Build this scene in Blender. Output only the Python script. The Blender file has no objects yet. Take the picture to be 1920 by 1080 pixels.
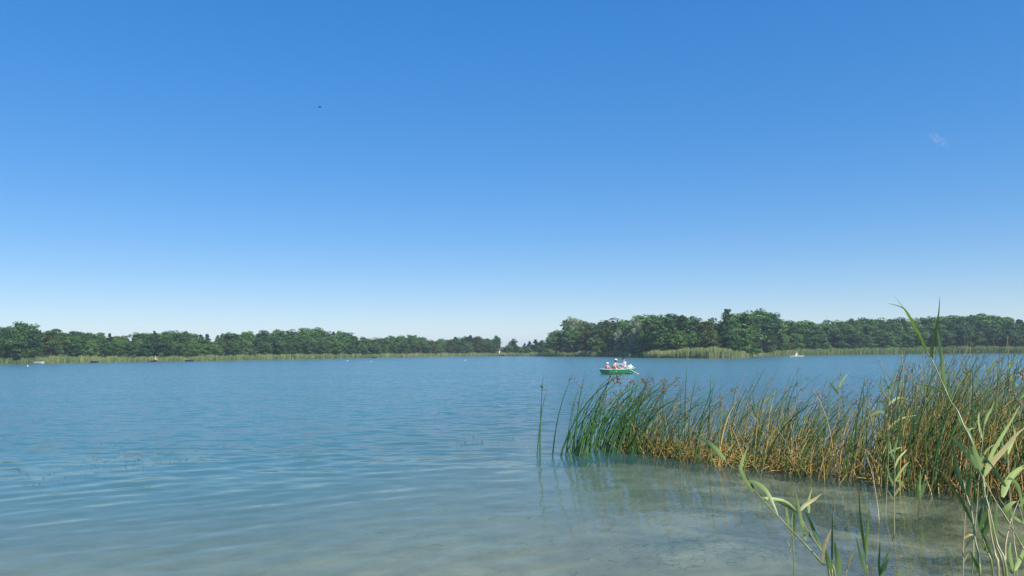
import bpy, math, random
import numpy as np
from mathutils import Vector, Matrix

random.seed(7)
rng = np.random.default_rng(7)
sc = bpy.context.scene
C = sc.collection
R = math.radians

# ------------------------------------------------------------------ camera
CAM_H, F = 2.0, 1450.0                       # eye height above the water, focal length in photo pixels
PITCH = math.atan(117.0 / F)
CAM_R = Matrix.Rotation(R(90) + PITCH, 4, 'X') @ Matrix.Rotation(R(-0.45), 4, 'Z')
cd = bpy.data.cameras.new('camera')
cam = bpy.data.objects.new('camera', cd); C.objects.link(cam)
cam.matrix_world = Matrix.Translation((0, 0, CAM_H)) @ CAM_R
cd.sensor_width = 36.0
cd.lens = F / 1920 * 36.0
cd.clip_start, cd.clip_end = 0.1, 20000
sc.camera = cam

# ------------------------------------------------------------------ sky and sun
SUN_EL, SUN_AZ = R(48), R(140)               # azimuth clockwise from the view direction
w = bpy.data.worlds.new('World'); sc.world = w; w.use_nodes = True
wn = w.node_tree
wn.nodes.clear()
wo = wn.nodes.new('ShaderNodeOutputWorld'); bg = wn.nodes.new('ShaderNodeBackground')
sky = wn.nodes.new('ShaderNodeTexSky')
sky.sky_type = 'NISHITA'; sky.sun_disc = False
sky.sun_elevation, sky.sun_rotation = SUN_EL, SUN_AZ
sky.altitude, sky.air_density, sky.dust_density, sky.ozone_density = 0, 1.0, 0.0, 10.0
bg.inputs['Strength'].default_value = 0.278
hs = wn.nodes.new('ShaderNodeHueSaturation'); hs.inputs['Saturation'].default_value = 1.68; hs.inputs['Hue'].default_value = 0.512    # the deep blue of this camera's summer sky
gam = wn.nodes.new('ShaderNodeGamma'); gam.inputs['Gamma'].default_value = 0.5       # the camera's soft tone curve: an even sky
wn.links.new(sky.outputs[0], gam.inputs['Color']); wn.links.new(gam.outputs[0], hs.inputs['Color']); wn.links.new(hs.outputs[0], bg.inputs['Color']); wn.links.new(bg.outputs[0], wo.inputs['Surface'])
sd = bpy.data.lights.new('sun', 'SUN'); sun = bpy.data.objects.new('sun', sd); C.objects.link(sun)
sd.energy = 4.9; sd.angle = R(0.53); sd.color = (1.0, 0.95, 0.87)
SUN_DIR = Vector((math.sin(SUN_AZ) * math.cos(SUN_EL), math.cos(SUN_AZ) * math.cos(SUN_EL), math.sin(SUN_EL)))
sun.rotation_euler = SUN_DIR.to_track_quat('Z', 'Y').to_euler()
sun.location = (60, -40, 90)

sc.view_settings.view_transform = 'Standard'
sc.view_settings.look = 'None'
sc.view_settings.exposure = 0.3
sc.view_settings.gamma = 1.0
sc.view_settings.use_curve_mapping = False
sc.render.engine = 'CYCLES'
cy = sc.cycles
cy.max_bounces = 6; cy.diffuse_bounces = 2; cy.glossy_bounces = 3; cy.transmission_bounces = 3
cy.transparent_max_bounces = 10; cy.volume_bounces = 0
cy.caustics_reflective = False; cy.caustics_refractive = False
cy.use_denoising = True
cy.sample_clamp_indirect = 6.0

# ------------------------------------------------------------------ helpers
CR3 = CAM_R.to_3x3()
def ray(px, py):
    return CR3 @ Vector(((px - 960) / F, (540 - py) / F, -1.0))
def at(px, py, D):
    d = ray(px, py); k = D / d.y
    return Vector((d.x * k, D, CAM_H + d.z * k))
def on_water(px, py):
    d = ray(px, py); k = -CAM_H / d.z
    return Vector((d.x * k, d.y * k, 0.0))

def tag(o, label=None, cat=None, group=None, kind=None):
    if label: o['label'] = label
    if cat: o['category'] = cat
    if group: o['group'] = group
    if kind: o['kind'] = kind
    return o
def thing(name, label, cat, loc=(0, 0, 0), rz=0.0, group=None):
    o = bpy.data.objects.new(name, None); C.objects.link(o)
    o.location = loc; o.rotation_euler = (0, 0, rz); o.empty_display_size = 0.2
    return tag(o, label, cat, group)
def obj(name, me, mat=None, parent=None, label=None):
    o = bpy.data.objects.new(name, me); C.objects.link(o)
    if mat is not None and len(me.materials) == 0: me.materials.append(mat)
    if parent is not None: o.parent = parent
    if label: o['label'] = label
    return o

class MB:
    """collects faces; build() makes one mesh"""
    def __init__(s): s.v, s.f, s.r = [], [], []
    def add(s, vs, fs, rnd=0.5):
        b = len(s.v); s.v.extend([tuple(p) for p in vs]); s.f.extend([tuple(i + b for i in q) for q in fs])
        s.r.extend([rnd] * len(vs)); return s
    def box(s, x0, x1, y0, y1, z0, z1):
        return s.add([(x0,y0,z0),(x1,y0,z0),(x1,y1,z0),(x0,y1,z0),(x0,y0,z1),(x1,y0,z1),(x1,y1,z1),(x0,y1,z1)],
                     [(0,3,2,1),(4,5,6,7),(0,1,5,4),(1,2,6,5),(2,3,7,6),(3,0,4,7)])
    def tube(s, pts, rad, n=6, rnd=0.5, cap=True):
        pts = [Vector(p) for p in pts]; vs, fs = [], []
        for i, p in enumerate(pts):
            t = (pts[min(i+1, len(pts)-1)] - pts[max(i-1, 0)])
            t = t.normalized() if t.length > 1e-9 else Vector((0, 0, 1))
            a = t.cross(Vector((0.13, 0.97, 0.2))); a = a.normalized() if a.length > 1e-6 else Vector((1, 0, 0))
            b = t.cross(a); r = rad[i] if hasattr(rad, '__len__') else rad
            for k in range(n):
                an = 2 * math.pi * k / n
                vs.append(p + (a * math.cos(an) + b * math.sin(an)) * r)
        for i in range(len(pts) - 1):
            for k in range(n):
                k2 = (k + 1) % n
                fs.append((i*n+k, i*n+k2, (i+1)*n+k2, (i+1)*n+k))
        if cap:
            fs.append(tuple(range(n - 1, -1, -1))); fs.append(tuple((len(pts)-1)*n + k for k in range(n)))
        return s.add(vs, fs, rnd)
    def blob(s, c, rx, ry, rz, seg=8, ring=6, rnd=0.5, zmin=-1.0, M=None):
        vs, fs = [], []
        for j in range(ring + 1):
            z = 1 - (1 - zmin) * j / ring if zmin > -1 else math.cos(math.pi * j / ring)
            rr = math.sqrt(max(0, 1 - z * z))
            for k in range(seg):
                a = 2 * math.pi * k / seg
                p = Vector((rx * rr * math.cos(a), ry * rr * math.sin(a), rz * z))
                if M is not None: p = M @ p
                vs.append(p + Vector(c))
        for j in range(ring):
            for k in range(seg):
                k2 = (k + 1) % seg
                fs.append((j*seg+k, (j+1)*seg+k, (j+1)*seg+k2, j*seg+k2))
        return s.add(vs, fs, rnd)
    def mesh(s, name, smooth=False):
        me = bpy.data.meshes.new(name); me.from_pydata(s.v, [], s.f)
        a = me.attributes.new('rnd', 'FLOAT', 'POINT'); a.data.foreach_set('value', np.array(s.r, dtype=np.float32))
        if smooth: me.polygons.foreach_set('use_smooth', [True] * len(me.polygons))
        me.update(); return me
    def build(s, name, mat, parent=None, smooth=False, label=None):
        return obj(name, s.mesh(name, smooth), mat, parent, label)

def np_mesh(name, V, Q, attrs={}, smooth=False):
    """V (n,3), Q (m,k) faces of equal size"""
    me = bpy.data.meshes.new(name); n, (m, k) = len(V), Q.shape
    me.vertices.add(n); me.vertices.foreach_set('co', np.ascontiguousarray(V, dtype=np.float32).ravel())
    me.loops.add(m * k); me.loops.foreach_set('vertex_index', np.ascontiguousarray(Q, dtype=np.int32).ravel())
    me.polygons.add(m); me.polygons.foreach_set('loop_start', np.arange(0, m * k, k, dtype=np.int32))
    me.update(calc_edges=True)
    for nm, val in attrs.items():
        a = me.attributes.new(nm, 'FLOAT', 'POINT'); a.data.foreach_set('value', np.ascontiguousarray(val, dtype=np.float32))
    if smooth: me.polygons.foreach_set('use_smooth', np.ones(m, dtype=bool))
    me.validate(); me.update(); return me

def nodes(m):
    m.use_nodes = True; nt = m.node_tree; nt.nodes.clear()
    out = nt.nodes.new('ShaderNodeOutputMaterial')
    def N(t, **k):
        n = nt.nodes.new(t)
        for a, b in k.items(): setattr(n, a, b)
        return n
    return nt, out, N, nt.links.new

def plain(name, col, rough=0.6, var=0.12, scale=6.0, bump=0.0, trans=0.0):
    """a base colour with a little grain of its own"""
    m = bpy.data.materials.new(name); nt, out, N, L = nodes(m)
    p = N('ShaderNodeBsdfPrincipled'); p.inputs['Roughness'].default_value = rough
    tc = N('ShaderNodeTexCoord'); nz = N('ShaderNodeTexNoise'); nz.inputs['Scale'].default_value = scale; nz.inputs['Detail'].default_value = 5
    mr = N('ShaderNodeMapRange'); mr.inputs[3].default_value = 1 - var; mr.inputs[4].default_value = 1 + var
    mx = N('ShaderNodeVectorMath', operation='SCALE'); mx.inputs[0].default_value = col
    L(tc.outputs['Object'], nz.inputs['Vector']); L(nz.outputs[0], mr.inputs[0]); L(mr.outputs[0], mx.inputs['Scale'])
    L(mx.outputs[0], p.inputs['Base Color'])
    if bump:
        b = N('ShaderNodeBump'); b.inputs['Strength'].default_value = bump; L(nz.outputs[0], b.inputs['Height']); L(b.outputs[0], p.inputs['Normal'])
    L(p.outputs[0], out.inputs['Surface'])
    return m

def leafy(name, stops, trans=0.3, obj_var=0.0, gloss=0.06, patch=0.0, patch_scale=0.6):
    """plant tissue: colour by the per-vertex 'rnd' attribute, some light let through"""
    m = bpy.data.materials.new(name); nt, out, N, L = nodes(m)
    at_ = N('ShaderNodeAttribute', attribute_name='rnd'); rp = N('ShaderNodeValToRGB')
    e = rp.color_ramp.elements
    while len(e) < len(stops): e.new(0.5)
    for el, (pos, col) in zip(e, stops): el.position = pos; el.color = (*col, 1)
    fac = at_.outputs['Fac']
    if obj_var:
        oi = N('ShaderNodeObjectInfo'); a = N('ShaderNodeMath', operation='SUBTRACT'); a.inputs[1].default_value = 0.5
        b = N('ShaderNodeMath', operation='MULTIPLY_ADD'); b.inputs[1].default_value = obj_var
        L(oi.outputs['Random'], a.inputs[0]); L(a.outputs[0], b.inputs[0]); L(fac, b.inputs[2]); fac = b.outputs[0]
    if patch:
        tc = N('ShaderNodeTexCoord'); nz = N('ShaderNodeTexNoise'); nz.inputs['Scale'].default_value = patch_scale; nz.inputs['Detail'].default_value = 3
        a = N('ShaderNodeMath', operation='SUBTRACT'); a.inputs[1].default_value = 0.5
        b = N('ShaderNodeMath', operation='MULTIPLY_ADD'); b.inputs[1].default_value = patch
        L(tc.outputs['Object'], nz.inputs['Vector']); L(nz.outputs[0], a.inputs[0]); L(a.outputs[0], b.inputs[0]); L(fac, b.inputs[2]); fac = b.outputs[0]
    L(fac, rp.inputs[0])
    d = N('ShaderNodeBsdfDiffuse'); t = N('ShaderNodeBsdfTranslucent'); g = N('ShaderNodeBsdfGlossy'); g.inputs['Roughness'].default_value = 0.45
    g.inputs['Color'].default_value = (0.8, 0.8, 0.8, 1)
    L(rp.outputs[0], d.inputs[0])
    tc2 = N('ShaderNodeMixRGB', blend_type='MULTIPLY'); tc2.inputs[0].default_value = 1; tc2.inputs[2].default_value = (1.0, 1.15, 0.55, 1)
    L(rp.outputs[0], tc2.inputs[1]); L(tc2.outputs[0], t.inputs[0])
    m1 = N('ShaderNodeMixShader'); m1.inputs[0].default_value = trans; L(d.outputs[0], m1.inputs[1]); L(t.outputs[0], m1.inputs[2])
    m2 = N('ShaderNodeMixShader'); m2.inputs[0].default_value = gloss; L(m1.outputs[0], m2.inputs[1]); L(g.outputs[0], m2.inputs[2])
    L(m2.outputs[0], out.inputs['Surface'])
    return m

def smooth01(x): x = np.clip(x, 0, 1); return x * x * (3 - 2 * x)

# ------------------------------------------------------------------ the lake's plan
# waterline of the far shore, measured as photo pixels and put on the water plane
SHORE_PX = [(0,683),(65,681.7),(130,680.6),(240,679),(400,676.6),(480,675),(550,673.6),(700,671),(760,669.6),(850,668.2),(940,667.5),(985,667.8),
            (1010,668.2),(1060,668.5),(1110,668.8),(1150,669.4),(1190,670.2),(1215,671.2),(1265,671.6),(1330,671.7),(1375,671.3),(1402,670.2),
            (1416,668),(1440,667.4),(1500,666.4),(1600,665),(1700,663.9),(1800,663),(1870,662.6),(1920,662.4)]
SH = [on_water(x, y) for x, y in SHORE_PX]
SX = np.array([-700, -420, -240, -150] + [p.x for p in SH] + [SH[-1].x + 60, 420, 700])
SY = np.array([10, 25, 60, 112] + [p.y for p in SH] + [SH[-1].y - 4, 170, 60])
def y_shore(X): return np.interp(X, SX, SY)

def ground_z(X, Y):
    dn = Y - 4.6 - 0.25 * np.sin(X * 0.9) - 0.5 * smooth01((X - 1) / 5)
    shallow = 0.024 - 0.011 * smooth01((X + 1.0) / 6.0) + 0.030 * smooth01((0.5 - X) / 6.0)
    zn = np.where(dn > 0, -shallow * dn - 0.004 * np.clip(dn - 10, 0, 40), -0.11 * dn)
    zn = np.clip(zn, -4.5, 1.6)
    df = y_shore(X) - Y
    land = np.clip(-df, 0, None)
    zf = np.where(df > 0, -0.14 * df, 0.5 * np.tanh(land / 3.0) + 0.045 * np.clip(land - 10, 0, 70))
    zf = np.clip(zf, -4.5, None)
    return np.maximum(zn, zf)

def axis(parts):
    out = []
    for a, b, s in parts: out.extend(np.arange(a, b, s))
    out.append(parts[-1][1]); return np.array(out)
def grid_quads(nx, ny):
    i = np.arange(nx - 1)[None, :] + (np.arange(ny - 1) * nx)[:, None]
    return np.stack([i, i + 1, i + nx + 1, i + nx], -1).reshape(-1, 4)

gx = axis([(-2500,-700,150),(-700,-220,20),(-220,-12,2.0),(-12,-6,0.4),(-6,10,0.12),(10,16,0.4),(16,260,2.0),(260,700,20),(700,2500,150)])
gy = axis([(-200,-10,10),(-10,4,0.5),(4,20,0.12),(20,40,0.6),(40,100,3),(100,330,2.0),(330,700,15),(700,2500,150)])
GX, GY = np.meshgrid(gx, gy)
GZ = ground_z(GX, GY)
near = np.exp(-((GY - 10) / 10) ** 2) * (np.abs(GX) < 14)
for k in range(14):
    a = rng.uniform(0, 6.28); f = rng.uniform(1.2, 6); GZ = GZ + near * 0.005 / (f ** 0.6) * np.sin(f * (GX * math.cos(a) + GY * math.sin(a)) + rng.uniform(0, 6.28))

gm = bpy.data.materials.new('shore_ground'); nt, out, N, L = nodes(gm)
p = N('ShaderNodeBsdfPrincipled'); p.inputs['Roughness'].default_value = 0.9
geo = N('ShaderNodeNewGeometry'); sep = N('ShaderNodeSeparateXYZ'); L(geo.outputs['Position'], sep.inputs[0])
def noise(scale, det=6, rough=0.55, dist=0.0, stretch=None):
    n = N('ShaderNodeTexNoise'); n.inputs['Scale'].default_value = scale; n.inputs['Detail'].default_value = det
    n.inputs['Roughness'].default_value = rough; n.inputs['Distortion'].default_value = dist
    if stretch:
        mp = N('ShaderNodeMapping'); mp.inputs['Scale'].default_value = stretch; L(geo.outputs['Position'], mp.inputs[0]); L(mp.outputs[0], n.inputs['Vector'])
    else: L(geo.outputs['Position'], n.inputs['Vector'])
    return n
def ramp(src, stops):
    r = N('ShaderNodeValToRGB'); e = r.color_ramp.elements
    while len(e) < len(stops): e.new(0.5)
    for el, (pos, c) in zip(e, stops): el.position = pos; el.color = (*c, 1)
    L(src, r.inputs[0]); return r
def mixc(f, a, b):
    m = N('ShaderNodeMixRGB'); L(f, m.inputs[0]) if not isinstance(f, float) else setattr(m.inputs[0], 'default_value', f)
    L(a, m.inputs[1]); L(b, m.inputs[2]); return m
sand = ramp(noise(2.2, 8).outputs[0], [(0.3, (0.29, 0.26, 0.17)), (0.7, (0.45, 0.41, 0.28))])
weed = ramp(noise(0.8, 9, 0.62, 0.9).outputs[0], [(0.36, (0, 0, 0)), (0.56, (1, 1, 1))])
fine = ramp(noise(16, 8, 0.65, 1.5).outputs[0], [(0.40, (0.035, 0.033, 0.018)), (0.62, (0.17, 0.14, 0.06))])
xr = N('ShaderNodeMapRange'); xr.inputs[1].default_value = -0.8; xr.inputs[2].default_value = 4.0; L(sep.outputs[0], xr.inputs[0])
wm = N('ShaderNodeMath', operation='MULTIPLY'); L(weed.outputs[0], wm.inputs[0]); L(xr.outputs[0], wm.inputs[1])
bed = mixc(wm.outputs[0], sand.outputs[0], fine.outputs[0])
grass = ramp(noise(0.5, 8).outputs[0], [(0.3, (0.05, 0.07, 0.02)), (0.7, (0.13, 0.14, 0.045))])
zr = N('ShaderNodeMapRange'); zr.inputs[1].default_value = 0.1; zr.inputs[2].default_value = 0.4; L(sep.outputs[2], zr.inputs[0])
col = mixc(zr.outputs[0], bed.outputs[0], grass.outputs[0])
L(col.outputs[0], p.inputs['Base Color'])
bp = N('ShaderNodeBump'); bp.inputs['Strength'].default_value = 0.4; bp.inputs['Distance'].default_value = 0.05
L(noise(9, 8).outputs[0], bp.inputs['Height']); L(bp.outputs[0], p.inputs['Normal'])
L(p.outputs[0], out.inputs['Surface'])
tag(obj('ground', np_mesh('ground', np.stack([GX, GY, GZ], -1).reshape(-1, 3), grid_quads(len(gx), len(gy)), smooth=True), gm), kind='structure')

# ------------------------------------------------------------------ water
wy = [3.0]
while wy[-1] < 420:
    y = wy[-1]
    wy.append(y + (0.25 if y < 5.4 else min(max(y * y / 1500, 0.034), 0.5 if y < 70 else 2.5)))
wy = np.array(wy); NU = 640
u = np.linspace(-1, 1, NU)
rows_x = u[None, :] * (wy * 0.95 + 3.0)[:, None]
side = np.array([1.25, 1.8, 3.0])
edge = (wy * 0.95 + 3.0)[:, None]
far_x = np.full((len(wy), 1), 900.0)
rows_x = np.concatenate([-far_x, -edge * side[None, ::-1], rows_x, edge * side[None, :], far_x], 1)
WX = rows_x; WY = np.repeat(wy[:, None], rows_x.shape[1], 1)
sy = np.gradient(wy)[:, None]; sx = (edge * 2 / NU)
spacing = np.maximum(sy, sx)
gust = 0.42 + 0.58 * smooth01((WY - 9) / 22)
lee = 1 - 0.62 * smooth01((WX + 0.5) / 2.5) * (1 - smooth01((WY - 14.5) / 5))
amp = gust * lee
WZ = np.zeros_like(WX); var_all, var_kept = 0.0, np.zeros_like(spacing)
NW = 64
for k in range(NW):
    lam = 0.11 * (1.5 / 0.11) ** (rng.random() ** 0.8)
    th = R(121) + rng.normal(0, 0.34 + 0.30 * (lam < 0.4))
    slope = 0.0125 * (0.8 + 0.5 * rng.random()) * (1.25 if 0.3 < lam < 0.9 else 0.85)
    kx, ky = math.cos(th) * 2 * math.pi / lam, math.sin(th) * 2 * math.pi / lam
    wgt = smooth01((lam / spacing - 2.6) / 2.6)
    ph = rng.uniform(0, 6.28)
    warp = 0.5 * np.sin(WX * 0.55 + ph) + 0.5 * np.sin(WY * 0.42 + 1.7 * ph)
    arg = kx * WX + ky * WY + ph + warp
    env = 0.65 + 0.35 * np.sin(0.35 * WX * math.cos(ph) + 0.35 * WY * math.sin(ph) + 2 * ph)
    wgt = wgt * (1 - 0.75 * smooth01((WY - 13) / 20)); WZ += wgt * env * slope / (2 * math.pi / lam) * (np.sin(arg) + 0.18 * np.sin(2 * arg + 0.4))
    var_all += slope ** 2; var_kept = var_kept + wgt ** 2 * slope ** 2
WZ *= amp
farness = np.clip(1 - var_kept / var_all, 0, 1) * np.ones_like(WX)
depth = np.clip(-ground_z(WX, WY), 0, None)
wm_ = bpy.data.materials.new('lake_water'); nt, out, N, L = nodes(wm_)
geo = N('ShaderNodeNewGeometry')
fa = N('ShaderNodeAttribute', attribute_name='farness'); da = N('ShaderNodeAttribute', attribute_name='depth'); ca = N('ShaderNodeAttribute', attribute_name='chop')
def slope_noise(scale, stretch, det):
    mp = N('ShaderNodeMapping'); mp.inputs['Scale'].default_value = stretch; mp.inputs['Rotation'].default_value = (0, 0, R(-28))
    n = N('ShaderNodeTexNoise'); n.inputs['Scale'].default_value = scale; n.inputs['Detail'].default_value = det; n.inputs['Roughness'].default_value = 0.55
    L(geo.outputs['Position'], mp.inputs[0]); L(mp.outputs[0], n.inputs['Vector'])
    s = N('ShaderNodeVectorMath', operation='SUBTRACT'); s.inputs[1].default_value = (0.5, 0.5, 0.5); L(n.outputs['Color'], s.inputs[0])
    m = N('ShaderNodeVectorMath', operation='MULTIPLY'); m.inputs[1].default_value = (1, 1, 0); L(s.outputs[0], m.inputs[0])
    return m
s1 = slope_noise(1.0, (1.5, 3.4, 1), 4)
# gusts: broad streaks where the ripples are steeper
gn = N('ShaderNodeTexNoise'); gn.inputs['Scale'].default_value = 1.0; gn.inputs['Detail'].default_value = 4
gmp = N('ShaderNodeMapping'); gmp.inputs['Scale'].default_value = (0.035, 0.11, 1); L(geo.outputs['Position'], gmp.inputs[0]); L(gmp.outputs[0], gn.inputs['Vector'])
gr = N('ShaderNodeMapRange'); gr.inputs[1].default_value = 0.3; gr.inputs[2].default_value = 0.7; gr.inputs[3].default_value = 0.65; gr.inputs[4].default_value = 1.35
L(gn.outputs[0], gr.inputs[0])
am = N('ShaderNodeMath', operation='MULTIPLY_ADD'); am.inputs[1].default_value = 1.2; am.inputs[2].default_value = 0.06; L(fa.outputs['Fac'], am.inputs[0])
am2 = N('ShaderNodeMath', operation='MULTIPLY'); L(am.outputs[0], am2.inputs[0]); L(gr.outputs[0], am2.inputs[1])
am3 = N('ShaderNodeMath', operation='MULTIPLY'); L(am2.outputs[0], am3.inputs[0]); L(ca.outputs['Fac'], am3.inputs[1])
sv = N('ShaderNodeVectorMath', operation='SCALE'); L(s1.outputs[0], sv.inputs[0]); L(am3.outputs[0], sv.inputs['Scale'])
nn = N('ShaderNodeVectorMath', operation='ADD'); L(geo.outputs['Normal'], nn.inputs[0]); L(sv.outputs[0], nn.inputs[1])
nm = N('ShaderNodeVectorMath', operation='NORMALIZE'); L(nn.outputs[0], nm.inputs[0])
fr = N('ShaderNodeFresnel'); fr.inputs['IOR'].default_value = 1.33; L(nm.outputs[0], fr.inputs['Normal'])
gl = N('ShaderNodeBsdfGlossy'); gl.distribution = 'GGX'; L(nm.outputs[0], gl.inputs['Normal'])
rr = N('ShaderNodeMath', operation='MULTIPLY_ADD'); rr.inputs[1].default_value = 0.19; rr.inputs[2].default_value = 0.02; L(fa.outputs['Fac'], rr.inputs[0]); L(rr.outputs[0], gl.inputs['Roughness'])
tr = N('ShaderNodeBsdfTransparent'); tr.inputs[0].default_value = (0.84, 0.91, 0.84, 1)
df = N('ShaderNodeBsdfDiffuse'); df.inputs[0].default_value = (0.074, 0.222, 0.212, 1)
tb = N('ShaderNodeMath', operation='MULTIPLY'); tb.inputs[1].default_value = -2.2; L(da.outputs['Fac'], tb.inputs[0])
te = N('ShaderNodeMath', operation='EXPONENT'); L(tb.outputs[0], te.inputs[0])
t1 = N('ShaderNodeMath', operation='SUBTRACT'); t1.inputs[0].default_value = 1.0; L(te.outputs[0], t1.inputs[1])
ms = N('ShaderNodeMixShader'); L(t1.outputs[0], ms.inputs[0]); L(tr.outputs[0], ms.inputs[1]); L(df.outputs[0], ms.inputs[2])
mf = N('ShaderNodeMixShader'); L(fr.outputs[0], mf.inputs[0]); L(ms.outputs[0], mf.inputs[1]); L(gl.outputs[0], mf.inputs[2])
L(mf.outputs[0], out.inputs['Surface'])
V = np.stack([WX, WY, WZ], -1).reshape(-1, 3)
tag(obj('water', np_mesh('water', V, grid_quads(rows_x.shape[1], len(wy)),
        {'farness': farness.ravel(), 'depth': depth.ravel(), 'chop': amp.ravel()}, smooth=True), wm_), kind='structure')

# ------------------------------------------------------------------ far trees
BARK = plain('bark', (0.12, 0.10, 0.08), 0.9, 0.3, 9)
GREEN = leafy('broadleaf_foliage', [(0.0, (0.020, 0.062, 0.018)), (0.5, (0.055, 0.140, 0.038)), (1.0, (0.13, 0.24, 0.055))], 0.14, 0.85, 0.02)
OLIVE = leafy('olive_foliage', [(0.0, (0.045, 0.070, 0.014)), (1.0, (0.11, 0.145, 0.035))], 0.25, 0.2, 0.02)
SILVER = leafy('willow_foliage', [(0.0, (0.12, 0.165, 0.08)), (1.0, (0.42, 0.46, 0.29))], 0.2, 0.2, 0.02)
PINE = leafy('pine_foliage', [(0.0, (0.012, 0.032, 0.016)), (1.0, (0.035, 0.080, 0.030))], 0.1, 0.4, 0.02)

def leaf_cloud(centers, radii, per, size, r, squash=0.75, droop=0.0):
    n = len(centers); tot = n * per
    d = r.normal(size=(tot, 3)); d /= np.linalg.norm(d, axis=1)[:, None]
    d[:, 2] = np.abs(d[:, 2]) * np.where(r.random(tot) < 0.7, 1, -1)
    c = np.repeat(centers, per, 0); rad = np.repeat(radii, per)
    pos = c + d * (rad * (0.55 + 0.5 * r.random(tot)))[:, None] * np.array([1, 1, squash])
    if droop: pos[:, 2] -= droop * rad * r.random(tot) ** 2 * 1.6
    nrm = d * 0.9 + r.normal(size=(tot, 3)) * 0.45 + np.array([0, 0, 0.25]); nrm /= np.linalg.norm(nrm, axis=1)[:, None]
    t = np.cross(nrm, r.normal(size=(tot, 3))); t /= np.linalg.norm(t, axis=1)[:, None] + 1e-9
    b = np.cross(nrm, t); s = (size * (0.55 + 0.8 * r.random(tot)))[:, None]
    if droop: t = t * 0.8 + np.array([0, 0, 1.0]) * 0.5
    q = np.stack([pos - t * s * 0.55, pos + b * s * 0.4 , pos + t * s * 0.55, pos - b * s * 0.4], 1).reshape(-1, 3)
    F_ = np.arange(tot * 4).reshape(-1, 4)
    cl = np.repeat(r.random(n), per)
    rnd = np.repeat(np.clip(0.12 + 0.52 * cl + 0.36 * r.random(tot), 0, 1), 4)
    return q, F_, rnd

def tree_proto(kind, seed):
    """returns (trunk mesh, crown mesh) of a 10 m tree"""
    r = np.random.default_rng(seed); H = 10.0
    if kind in ('broad', 'willow'):
        # several lobes of uneven height, each hung with leaf clumps
        nl = int(r.integers(4, 7)); cs, rs_ = [], []
        for l in range(nl):
            a_ = r.uniform(0, 6.28); ro = r.uniform(0.2, 1.9) if l else 0.0
            lc = np.array([math.cos(a_) * ro, math.sin(a_) * ro, r.uniform(3.2, 6.6) if l else 6.6]); lr = np.array([1, 1, 1.15]) * (r.uniform(1.3, 2.2) if l else 2.2)
            m_ = 17 if l else 34
            d = r.normal(size=(m_, 3)); d /= np.linalg.norm(d, axis=1)[:, None]
            cs.append(lc + d * lr * r.uniform(0.25, 0.92, m_)[:, None]); rs_.append(r.uniform(0.55, 1.1, m_))
        m_ = 22; a_ = r.uniform(0, 6.28, m_); ro = r.uniform(0.4, 2.7, m_)      # low skirt
        cs.append(np.stack([np.cos(a_) * ro, np.sin(a_) * ro, r.uniform(0.7, 4.6, m_)], 1)); rs_.append(r.uniform(0.6, 1.15, m_))
        cen = np.concatenate(cs); cr = np.concatenate(rs_); top_ = (cen[:, 2] + cr * 0.7).max(); cen[:, 2] *= 9.8 / top_
        q, f, rn = leaf_cloud(cen, cr, 62, 0.36, r, 0.85, 0.5 if kind == 'willow' else 0.0)
    elif kind == 'bush':
        W = 7.0; n = 40
        th = r.uniform(0, 6.28, n); zz = r.uniform(0, 1, n); rad = np.sqrt(1 - zz ** 2) * r.uniform(0.3, 1, n)
        cen = np.stack([np.cos(th) * rad * W * 0.6, np.sin(th) * rad * W * 0.6, 1.2 + zz * 7.4], 1)
        q, f, rn = leaf_cloud(cen, r.uniform(1.0, 1.8, n), 90, 0.55, r, 0.8)
    elif kind == 'sparse':
        n = 60; th = r.uniform(0, 6.28, n); zz = r.uniform(0.15, 1.0, n); rad = r.uniform(0.1, 1.0, n) * (1.1 - zz) ** 0.6 * 2.0
        cen = np.stack([np.cos(th) * rad, np.sin(th) * rad, zz * 9.6], 1)
        q, f, rn = leaf_cloud(cen, r.uniform(0.35, 0.75, n), 70, 0.26, r, 0.8)
    else:  # pine
        n = 74; hh = r.uniform(0.10, 1.0, n) ** 0.8; th = r.uniform(0, 6.28, n); rad = (1.04 - hh) ** 0.75 * 2.6 * r.uniform(0.35, 1, n)
        cen = np.stack([np.cos(th) * rad, np.sin(th) * rad, hh * 9.5], 1)
        q, f, rn = leaf_cloud(cen, 0.10 + 0.85 * (1.05 - hh) + r.uniform(0, 0.15, n), 80, 0.30, r, 0.7)
    crown = np_mesh(kind + '_crown', q, f, {'rnd': rn})
    mb = MB()
    if kind != 'bush':
        top = 8.8 if kind in ('pine', 'sparse') else 6.5
        mb.tube([(0, 0, -0.6), (0.05, 0, 1.5), (-0.08, 0.06, top * 0.55), (0.1, -0.05, top)], [0.26, 0.21, 0.15, 0.04], 7)
        for k in range(7):
            c = cen[int(r.integers(len(cen)))]; z0 = min(c[2] * 0.6, top * 0.8)
            mb.tube([(0, 0, z0), (c[0] * 0.55, c[1] * 0.55, z0 + (c[2] - z0) * 0.45), tuple(c)], [0.09, 0.06, 0.02], 5)
    else:
        for k in range(6):
            c = cen[int(r.integers(len(cen)))]
            mb.tube([(0, 0, -0.3), (c[0] * 0.4, c[1] * 0.4, c[2] * 0.5), tuple(c)], [0.14, 0.1, 0.03], 5)
    return mb.mesh(kind + '_trunk', True), crown

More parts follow.
